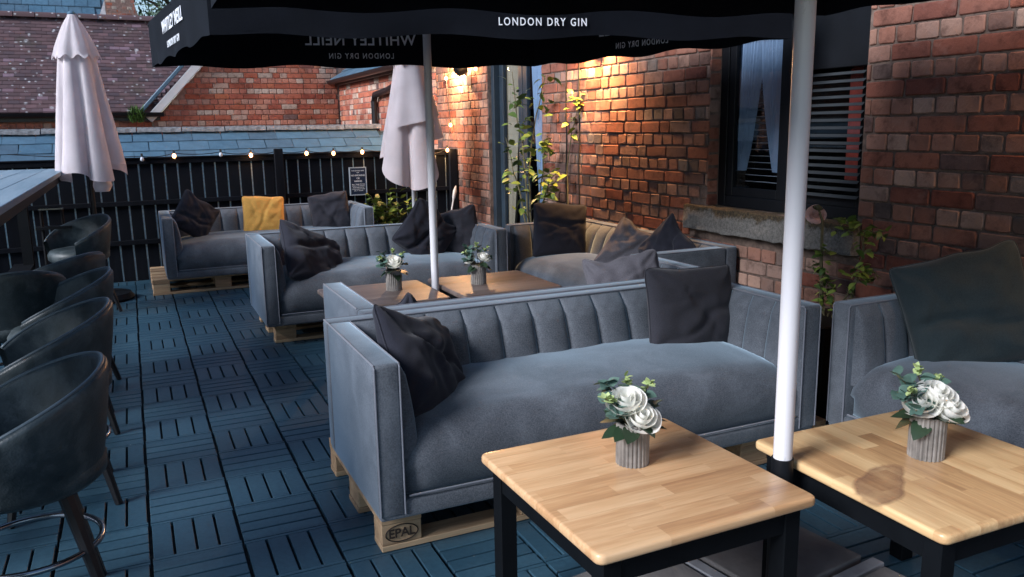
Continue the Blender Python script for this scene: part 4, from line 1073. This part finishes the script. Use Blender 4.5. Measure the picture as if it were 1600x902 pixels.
# ------------------------------------------------------------------ big black parasols
def parasol(pole, quad, zb, zt, apex, label, poletop, base_z, txo=(0, 0, 0, 0), dia=.048, polemat='polewhite'):
    """quad: FL, FR, NR, NL corners of the valance hem"""
    px_, py_ = pole
    t = thing('parasol', label, 'parasol', (px_, py_, 0))
    def L(p, z): return Vector((p[0]-px_, p[1]-py_, z))
    b = bmesh.new(); tube(b, [(0, 0, base_z), (0, 0, poletop)], dia/2, 24); part('pole', b, polemat, t, smooth=True)
    b = bmesh.new(); tube(b, [(0, 0, .05), (0, 0, base_z+.06)], dia/2+.004 if base_z > .4 else dia/2+.008, 20); part('pole_socket', b, 'black', t, smooth=True)
    qs = [Vector(q) for q in quad]; ctr = (qs[0]+qs[1]+qs[2]+qs[3])/4
    ac = L(ctr, apex)
    b = bmesh.new()
    for k in range(4):
        A_, B_ = L(qs[k], zt), L(qs[(k+1) % 4], zt)
        def fn(u, v):
            p = A_.lerp(B_, u).lerp(ac, v); sag = -.05*math.sin(v*PI)*math.sin(u*PI); return p+Vector((0, 0, sag))
        grid(b, 12, 8, fn)
    bmesh.ops.solidify(b, geom=b.faces[:], thickness=.003)
    part('canopy', b, 'canopy', t, smooth=True, angle=40)
    # ribs
    for k in range(4):
        A_, B_ = L(qs[k], zt-.02), L((qs[k]+qs[(k+1) % 4])/2, zt-.02)
        for e in (A_, B_):
            b = bmesh.new(); h = Vector((0, 0, apex-.05)); tube(b, [h, h.lerp(e, .5)+Vector((0, 0, -.0)), e], .009, 6); part('rib', b, 'black', t)
            b = bmesh.new(); tube(b, [Vector((0, 0, apex-.48)), h.lerp(e, .5)], .007, 6); part('strut', b, 'black', t)
    b = lathe(bmesh.new(), [(.03, apex-.52), (.05, apex-.5), (.05, apex-.44), (.03, apex-.42)], 20); part('hub', b, 'black', t, smooth=True)
    for k in range(4):
        A_, B_ = qs[k], qs[(k+1) % 4]; d = (B_-A_); n = Vector((d.y, -d.x)).normalized()
        if n.dot((A_+B_)/2-ctr) < 0: n = -n
        Ln = d.length
        b = bmesh.new()
        def fn(u, v):
            w_ = (.008*math.sin(u*23+k)+.02*nz((u*6, k*3, 0), 1.3))*v**7+.001*math.sin(u*31)
            w_ *= min(1, min(u, 1-u)*8)
            p = A_.lerp(B_, u)+n*(w_-.0)
            z = zt+(zb-zt)*v+(.012*math.sin(u*PI*7)*v)*min(1, min(u, 1-u)*10)+(.0 if v < 1 else 0)
            return L(p, z)
        grid(b, 60, 8, fn); bmesh.ops.solidify(b, geom=b.faces[:], thickness=.0025)
        va = part('valance', b, 'valance', t, smooth=True, angle=40)
        mid = (A_+B_)/2; rdir = Vector((-n.y, n.x))
        for (txt, size, zz, sp, bo) in (('WHITLEY NEILL', .098, zt-.105, 1.08, .0016), ('LONDON DRY GIN', .051, zt-.207, 1.3, .0006)):
            xa = Vector((rdir.x, rdir.y, 0)); za = Vector((0, 0, 1)); na = xa.cross(za)
            for off_ in (.0065, -.0065):      # printed right through the cloth, so it reads reversed on the inside
                Mx = Matrix((xa, za, na)).transposed().to_4x4(); Mx.translation = L(mid+rdir*txo[k]+n*off_, zz)
                me = text_mesh(txt, size, sp, bo, ext=.0008, xs=.8 if txt[0] == 'L' else 1.0); me.transform(Mx)
                link('lettering', me, 'print', t)
    return t
z_b, z_t = 1.85, 2.125
FL, NL, FR = Vector((.19, 5.94)), Vector((.37, 3.94)), Vector((2.66, 5.37)); NR = FR+(NL-FL)+Vector((.28, -.03))
parasol((1.6, 4.6), (FL, FR, NR, NL), z_b, z_t, 2.62, 'huge black parasol with printed gin valance over the far tables, on a grey-white pole', 2.6, .02, txo=(-.07, 0, .10, 0), dia=.046)
off = Vector((-.015, -2.98))
c2 = Vector((1.575, 1.64)); e1 = (FR-FL)/2; e2 = (NL-FL)/2
FR2 = Vector((2.80, 2.80)); FL2 = FR2-e1*2; NR2 = FR2+Vector((-.04, -2.3)); NL2 = FL2+Vector((-.04, -2.3))
parasol((1.578, 1.645), (FL2, FR2, NR2, NL2), z_b+.035, z_t+.035, 2.62, 'huge black parasol over the near tables, standing on the thick white pole', 2.6, .455, dia=.052)

# parasol bases
def slab_base(x, y, rz, label):
    t = thing('slab_stand', label, 'parasol stand', (x, y, 0), rz, 'parasol bases')
    b = bmesh.new(); 
    box(b, -.5, .5, -.022, .022, .004, .044, .003, 1); part('cross_bar', b, 'lead', t)
    b = bmesh.new(); box(b, -.022, .022, -.5, -.023, .005, .045, .003, 1); box(b, -.022, .022, .023, .5, .005, .045, .003, 1); part('cross_bar', b, 'lead', t)
    for sx in (-1, 1):
        for sy in (-1, 1):
            b = bmesh.new(); box(b, sx*.255-.215, sx*.255+.215, sy*.255-.215, sy*.255+.215, .004, .05, .005, 2); part('slab', b, 'concrete', t)
    return t
slab_base(1.578, 1.645, D2R(8), 'concrete slab parasol base with grey metal cross bars under the near tables')
slab_base(1.6, 4.6, 0, 'concrete slab parasol base under the far tables')

# ------------------------------------------------------------------ closed cream parasols
def closed_parasol(x, y, ztop, label, mat, rad, hem, zcap, poles, seed, folds=7, cap=True, rot=0, sway=0):
    t = thing('closed_parasol', label, 'parasol', (x, y, 0), 0, 'furled pale parasols')
    b = bmesh.new(); tube(b, [(0, 0, .05), (0, 0, ztop-.03)], .019, 12); part('pole', b, poles, t, smooth=True)
    b = bmesh.new(); z1 = zcap+.08
    def fn(u, v):
        a = 2*PI*u
        ph = a*folds+rot
        k = math.cos(ph); k2 = math.copysign(abs(k)**.6, k)
        zz = z1+(hem(u)-z1)*v
        R_ = rad(v)
        R_ *= 1+(.10+.16*v)*k2+.07*v*math.sin(a*3+seed)+.05*v*nz((math.cos(a)*2, math.sin(a)*2, v*2), 1.4, seed)
        tw = a+.18*v*math.sin(ph)+.25*v*sway
        return (R_*math.cos(tw), R_*math.sin(tw), zz)
    grid(b, 160, 26, fn, wrap=True); bmesh.ops.solidify(b, geom=b.faces[:], thickness=.003)
    part('canopy', b, mat, t, smooth=True, angle=70)
    if cap:
        b = bmesh.new()
        def fc(u, v):
            a = 2*PI*u; R_ = .012+(.165)*v**.75*(1+.10*math.cos(a*6+1)*v)*(1 if v < .9 else .98)
            if v == 0: R_ = .03
            return (R_*math.cos(a), R_*math.sin(a), ztop+(zcap-ztop)*v**1.1-.035*v*math.cos(a*6+1)**2)
        grid(b, 72, 12, fc, wrap=True); bmesh.ops.solidify(b, geom=b.faces[:], thickness=.003); part('vent_cap', b, mat, t, smooth=True, angle=70)
        b = lathe(bmesh.new(), [(.03, ztop-.012), (.034, ztop+.004), (.022, ztop+.02), (.004, ztop+.025)], 16); part('finial', b, 'slate', t, smooth=True)
    b = bmesh.new(); lathe(b, [(.04, .9), (.07, .95), (.05, 1.02)], 14); 
    return t
def hem1(u):
    a = 2*PI*u; return 1.15-.10*max(0, math.cos(a*3.5+.6))**1.5-.06*max(0, math.cos(a-4.4))-.03*math.sin(a*7)
cp1 = closed_parasol(-.32, 7.9, 2.40, 'furled cream parasol at far left in front of the fence', 'parasol', lambda v: .115+.11*v**.9, hem1, 2.07, 'legblack', 1, folds=6)
b = lathe(bmesh.new(), [(.012, 1.16), (.06, 1.10), (.075, 1.0), (.05, .95), (.02, .97)], 14)
for v in b.verts: v.co += Vector((.09, -.1, 0))+Vector((nz(v.co, 14), nz(v.co, 14, 1), 0))*.02
part('gathered_cloth', b, 'parasol_g', cp1, smooth=True)
b = lathe(bmesh.new(), [(.24, .0), (.25, .02), (.22, .06), (.05, .075), (.03, .09)], 28); part('base', b, 'black', cp1, smooth=True)
def hem2(u):
    a = 2*PI*u; return 1.30-.46*max(0, math.cos(a-4.5))**1.6+.10*max(0, math.cos(a-5.9))-.10*max(0, math.cos(a-2.8))-.07*abs(math.cos(a*2.5+.3))**2
cp2 = closed_parasol(2.60, 8.05, 2.42, 'furled grey-cream parasol with ragged hem behind the far pole', 'parasol_g', lambda v: .125+.15*v**1.0, hem2, 2.07, 'lead', 5, folds=5, rot=.8)
b = bmesh.new()
def fl(u, v):
    a = 2.2+u*2.6+PI*.5; R_ = .14+.13*v+.02*math.cos(u*14)*v; return (R_*math.cos(a), R_*math.sin(a), 2.1-(.66-.14*u)*v)
grid(b, 40, 14, fl); bmesh.ops.solidify(b, geom=b.faces[:], thickness=.003); part('overlap_flap', b, 'parasol_g', cp2, smooth=True, angle=70)
b = lathe(bmesh.new(), [(.24, .0), (.25, .02), (.22, .06), (.05, .075), (.03, .09)], 28); part('base', b, 'black', cp2, smooth=True)

# ------------------------------------------------------------------ bar counter and stools
ct = thing('bar_counter', 'long high wooden plank counter down the left side', 'counter', (0, 0, 0))
rr = random.Random(2)
for k in range(4):
    x1_ = -.52-k*.152
    part('plank', B(x1_-.149, x1_, 2.2, 8.35, 1.10, 1.135, .003, 1), 'counter', ct)
part('edge_rail', B(-1.12, -.545, 2.25, 8.3, 1.04, 1.099), 'black', ct)
for y in (2.6, 5.4, 8.1): part('leg', B(-.92, -.84, y, y+.08, 0, 1.04), 'black', ct)
part('foot_shelf', B(-1.0, -.84, 3.0, 8.2, .3, .33), 'black', ct)
def stool_meshes():
    out = {}
    RO, TH = .255, .030; zb, zr, zf = .455, .785, .60
    A0 = math.radians(128)
    def rim(a): # a in -A0..A0, 0 is the back
        t = abs(a)/A0; return zr-(zr-zf)*(t**1.7)
    b = bmesh.new(); nu = 64
    prof_n = 12
    def fn(u, v):
        a = -A0+2*A0*u; top = rim(a); k = v*(prof_n-1)
        fl_ = 1.0
        # outer bottom -> outer top -> round -> inner bottom
        if v < .4: s = v/.4; r = RO-.045*(1-s)**1.3; z = zb+(top-TH/2-zb)*s
        elif v < .6: s = (v-.4)/.2; an = s*PI; r = RO-TH/2+TH/2*math.cos(an); z = top-TH/2+TH/2*math.sin(an)
        else: s = (v-.6)/.4; r = RO-TH-.03*s; z = top-TH/2-(top-TH/2-zb-.03)*s
        return (r*math.cos(a), r*math.sin(a)*1.04, z)
    grid(b, nu, 26, fn, flip=True)
    for a in (-A0, A0):
        pass
    out['shell'] = mesh('shell', b, True); 
    b = bmesh.new()
    tube(b, [((RO-.047)*math.cos(a), (RO-.047)*math.sin(a)*1.04, zb+.012) for a in [-A0+2*A0*k/40 for k in range(41)]], .004, 5); out['stitching'] = mesh('stitching', b, True)
    b = bmesh.new()
    tube(b, [((RO-TH/2)*math.cos(a), (RO-TH/2)*math.sin(a)*1.04, rim(a)+.001) for a in [-A0+2*A0*k/50 for k in range(51)]], .006, 6); out['rim_piping'] = mesh('rim_piping', b, True)
    b = lathe(bmesh.new(), [(.05, .44), (.20, .44), (.222, .46), (.225, .50), (.205, .53), (.12, .545), (.001, .548)], 36); out['seat'] = mesh('seat', b, True)
    legs = []
    for k in range(4):
        a = PI/4+k*PI/2; b = bmesh.new()
        tube(b, [(.13*math.cos(a), .13*math.sin(a), .45), (.26*math.cos(a), .26*math.sin(a), 0)], [.024, .014], 8); legs.append(mesh('leg', b, True, 40))
    out['leg'] = legs
    b = bmesh.new(); tube(b, [(.188*math.cos(2*PI*k/40), .188*math.sin(2*PI*k/40), .25) for k in range(40)], .0095, 8, closed=True); out['foot_ring'] = mesh('foot_ring', b, True)
    b = bmesh.new(); tube(b, [(0, 0, .40), (0, 0, .44)], .06, 12); out['swivel'] = mesh('swivel', b, True, 40)
    return out
SM = stool_meshes()
for k_, mt in (('shell', 'leather'), ('stitching', 'stitch'), ('rim_piping', 'piping_l'), ('seat', 'leather'), ('foot_ring', 'chrome'), ('swivel', 'legblack')): SM[k_].materials.append(M[mt])
for l in SM['leg']: l.materials.append(M['legblack'])
def stool(x, y, rz, label, s=1.0):
    t = thing('bar_stool', label, 'bar stool', (x, y, 0), D2R(rz), 'barrel-backed leather bar stools'); t.scale = (s, s, s)
    for k_ in ('shell', 'stitching', 'rim_piping', 'seat', 'foot_ring', 'swivel'): link(k_, SM[k_], None, t)
    for l in SM['leg']: link('leg', l, None, t)
    return t
stool(-.37, 2.62, 8, 'nearest dark teal leather barrel stool at lower left, foot ring showing')
stool(-.37, 3.55, 6, 'second dark leather barrel stool from the camera along the counter')
stool(-.38, 4.40, 5, 'third dark leather barrel stool from the camera along the counter')
stool(-.44, 5.20, -40, 'fourth dark leather stool, turned with its rounded back to the camera')
stool(-.62, 4.75, -75, 'dark stool pulled in behind the third one, back towards the camera')
stool(-.44, 7.35, 35, 'far leather barrel stool in front of the fence, seen side on')
stool(-1.15, 3.7, 180, 'dark stool on the far side of the counter, nearer of two')
stool(-1.15, 5.0, 180, 'dark stool on the far side of the counter, farther of two')
stool(-.60, 1.98, 160, 'dark stool cut off by the bottom left corner of the picture')
# little chrome-topped stand behind the stools
cs = thing('chrome_stand', 'small black stand with chrome top bar by the fence behind the stools', 'stand', (-.62, 7.6, 0))
b = bmesh.new(); box(b, -.09, .09, -.02, .02, .83, .85, .004, 1); part('top_bar', b, 'chrome', cs)
for s in (-1, 1):
    b = bmesh.new(); tube(b, [(s*.075, 0, .83), (s*.08, 0, 0)], .012, 8); part('leg', b, 'black', cs, smooth=True)
b = bmesh.new(); box(b, -.12, .14, -.06, .06, .68, .70); part('shelf', b, 'black', cs)

# ------------------------------------------------------------------ plants
def plant(name, label, loc, stems, leafmat, ll, lw, seed, per=14, stemr=.004, group=None, spread=.05, mats=None, clump=False):
    t = thing(name, label, 'plant', loc, 0, group); rr = random.Random(seed); o = Vector(loc)
    ms = []
    for mt in (mats or [leafmat]):
        for c_ in (.15, .5):
            me = mesh('leaf', leafshape(ll, lw, c_, 4), True); me.materials.append(M[mt]); ms.append(me)
    for st in stems:
        pts_ = [Vector(p)-o for p in st]
        # smooth
        fine = []
        for a, c_ in zip(pts_, pts_[1:]):
            for q in range(4): fine.append(a.lerp(c_, q/4)+Vector((rr.gauss(0, .004), rr.gauss(0, .004), 0)))
        fine.append(pts_[-1])
        b = bmesh.new(); tube(b, fine, [stemr*(1-.65*k/len(fine)) for k in range(len(fine))], 6); part('stem', b, 'stem', t, smooth=True)
        n = int(per*1.5)
        for k in range(n):
            f = 1-abs(rr.gauss(0, .33)) if clump else rr.uniform(.15, 1)
            f = max(.1, min(1, f)); idx = f*(len(fine)-1); i_ = min(int(idx), len(fine)-2); p = fine[i_].lerp(fine[i_+1], idx-i_)
            p = p+Vector((rr.gauss(0, spread), rr.gauss(0, spread), rr.gauss(0, spread*.6)))
            sc_ = rr.uniform(.6, 1.25)
            link('leaf', rr.choice(ms), None, t, loc=p, rot=(rr.uniform(-.5, .9), rr.uniform(-.6, .6), rr.uniform(0, 2*PI)), scale=(sc_, sc_, sc_))
    return t
def X(u, v, x): p = px_on_x(u, v, x); return (p.x, p.y, p.z)
# climber by the door
cx_ = 3.2
stems = [[X(830, 352, cx_), X(826, 280, cx_), X(832, 210, cx_), X(845, 150, cx_), X(852, 118, cx_)],
         [X(822, 352, cx_), X(812, 300, cx_), X(800, 260, cx_), X(790, 215, cx_)],
         [X(834, 352, cx_), X(845, 300, cx_), X(850, 240, cx_), X(862, 215, cx_)],
         [X(826, 352, cx_), X(818, 240, cx_), X(806, 170, cx_), X(800, 112, cx_)],
         [X(838, 352, cx_), X(850, 310, cx_), X(858, 285, cx_), X(872, 268, cx_)]]
plant('climbing_plant', 'tall loose climber with yellow-green leaves beside the glazed door', (3.2, 6.5, .0), stems, 'leafy', .085, .026, 4, 27, .008, spread=.045, mats=['leafy', 'leafy', 'leaf'])
stems = [[X(888, 345, 3.32), X(886, 270, 3.32), X(892, 215, 3.32), X(903, 172, 3.32), X(906, 150, 3.32)]]
plant('wall_vine', 'thin vine with a bright leaf tuft climbing the brickwork right of the door', (3.32, 6.0, .0), stems, 'leafy', .07, .024, 8, 16, .006, spread=.03, clump=True)
def pot(parent, c, r, h, mat='black', name='pot'):
    b = lathe(bmesh.new(), [(r*.75, 0), (r, h), (r*1.05, h), (r*1.05, h+.015), (r*.9, h+.015), (r*.88, h-.02)], 24); 
    bmesh.ops.translate(b, vec=Vector(c), verts=b.verts); part(name, b, mat, parent, smooth=True, angle=40)
pt = thing('plant_pot', 'black pot at the foot of the climber by the door', 'pot', (3.18, 6.55, 0)); pot(pt, (0, 0, 0), .14, .28)
# potted shrub by the fence
stems = []
rr = random.Random(12)
for k in range(11):
    u = 575+rr.uniform(0, 85); base = px_on_y(615+rr.uniform(-12, 12), 380, 8.35); top = px_on_y(u, rr.uniform(312, 345) if k > 1 else (612 if k else 588, 0)[1] or 300, 8.35)
    if k == 0: top = px_on_y(610, 300, 8.35)
    if k == 1: top = px_on_y(579, 305, 8.35)
    stems.append([tuple(base), tuple(base.lerp(top, .5)+Vector((0, rr.uniform(-.05, .05), 0))), tuple(top)])
pf = plant('potted_shrub', 'bright green leafy shrub in front of the fence behind the middle sofa', (2.42, 8.35, 0), stems, 'leafy', .075, .028, 5, 17, .005, spread=.045, mats=['leafy', 'leaf'], clump=True)
pot(pf, (0, 0, 0), .16, .26)
# shrubs with the rose between the near sofa and the wall
rx = 3.12
stems = [[X(1288, 500, rx), X(1286, 460, rx), X(1283, 420, rx), X(1284, 385, rx)],
         [X(1292, 500, rx), X(1300, 470, rx), X(1290, 430, rx)],
         [X(1296, 500, rx), X(1325, 460, rx), X(1345, 430, rx), X(1360, 425, rx)],
         [X(1298, 500, rx), X(1330, 465, rx), X(1350, 395, rx), X(1352, 360, rx), X(1375, 365, rx)],
         [X(1298, 500, rx), X(1330, 465, rx), X(1348, 385, rx), X(1340, 352, rx), X(1322, 350, rx)]]
rp = plant('rose_bush', 'spindly green shrub with light leaves in the dark planter below the window sill', (3.12, 2.98, .0), stems, 'leafy', .052, .014, 6, 26, .005, spread=.028, mats=['leafy', 'leaf'], clump=True)
b = bmesh.new(); box(b, -.2, .2, -.16, .16, .0, .47, .006, 1)
part('planter', b, 'black', rp)
fr1 = thing('faded_rose', 'faded pink rose on a bare woody stem beside the white pole', 'flower', (3.12, 3.05, .47))
o_ = Vector((3.12, 3.05, .47)); st = [Vector(X(1284, 490, rx))-o_, Vector(X(1283, 410, rx))-o_, Vector(X(1285, 345, rx))-o_, Vector(X(1278, 325, rx))-o_]
b = bmesh.new(); tube(b, st, [.011, .009, .007, .005], 7); part('stem', b, 'stem', fr1, smooth=True)
b = bmesh.new(); rose(b, tuple(Vector(X(1275, 336, rx))-o_), .045, (-.5, -.6, .3), 9); part('petals', b, 'petalp', fr1, smooth=True, angle=60)
b = bmesh.new(); rose(b, tuple(Vector(X(1278, 325, rx))-o_), .024, (.1, -.2, 1), 5); part('bud', b, 'stem', fr1, smooth=True, angle=60)

# white prop leaning in the fence corner
wp = thing('white_prop', 'slim white stick with swollen tip leaning in the fence corner', 'stick', (3.2, 8.5, 0))
a_, b__ = px_on_y(712, 292, 8.55), px_on_y(702, 350, 8.45); o_ = Vector((3.2, 8.5, 0)); dd = (b__-a_).normalized()
b = bmesh.new(); tube(b, [a_-o_, b__-o_+dd*.35], .009, 8); part('shaft', b, 'white', wp, smooth=True)
b = bmesh.new(); tube(b, [a_-o_-dd*.01, a_-o_+dd*.05, a_-o_+dd*.12, a_-o_+dd*.16], [.006, .022, .018, .009], 10); part('tip', b, 'white', wp, smooth=True)

# shield: nothing else; remove default names
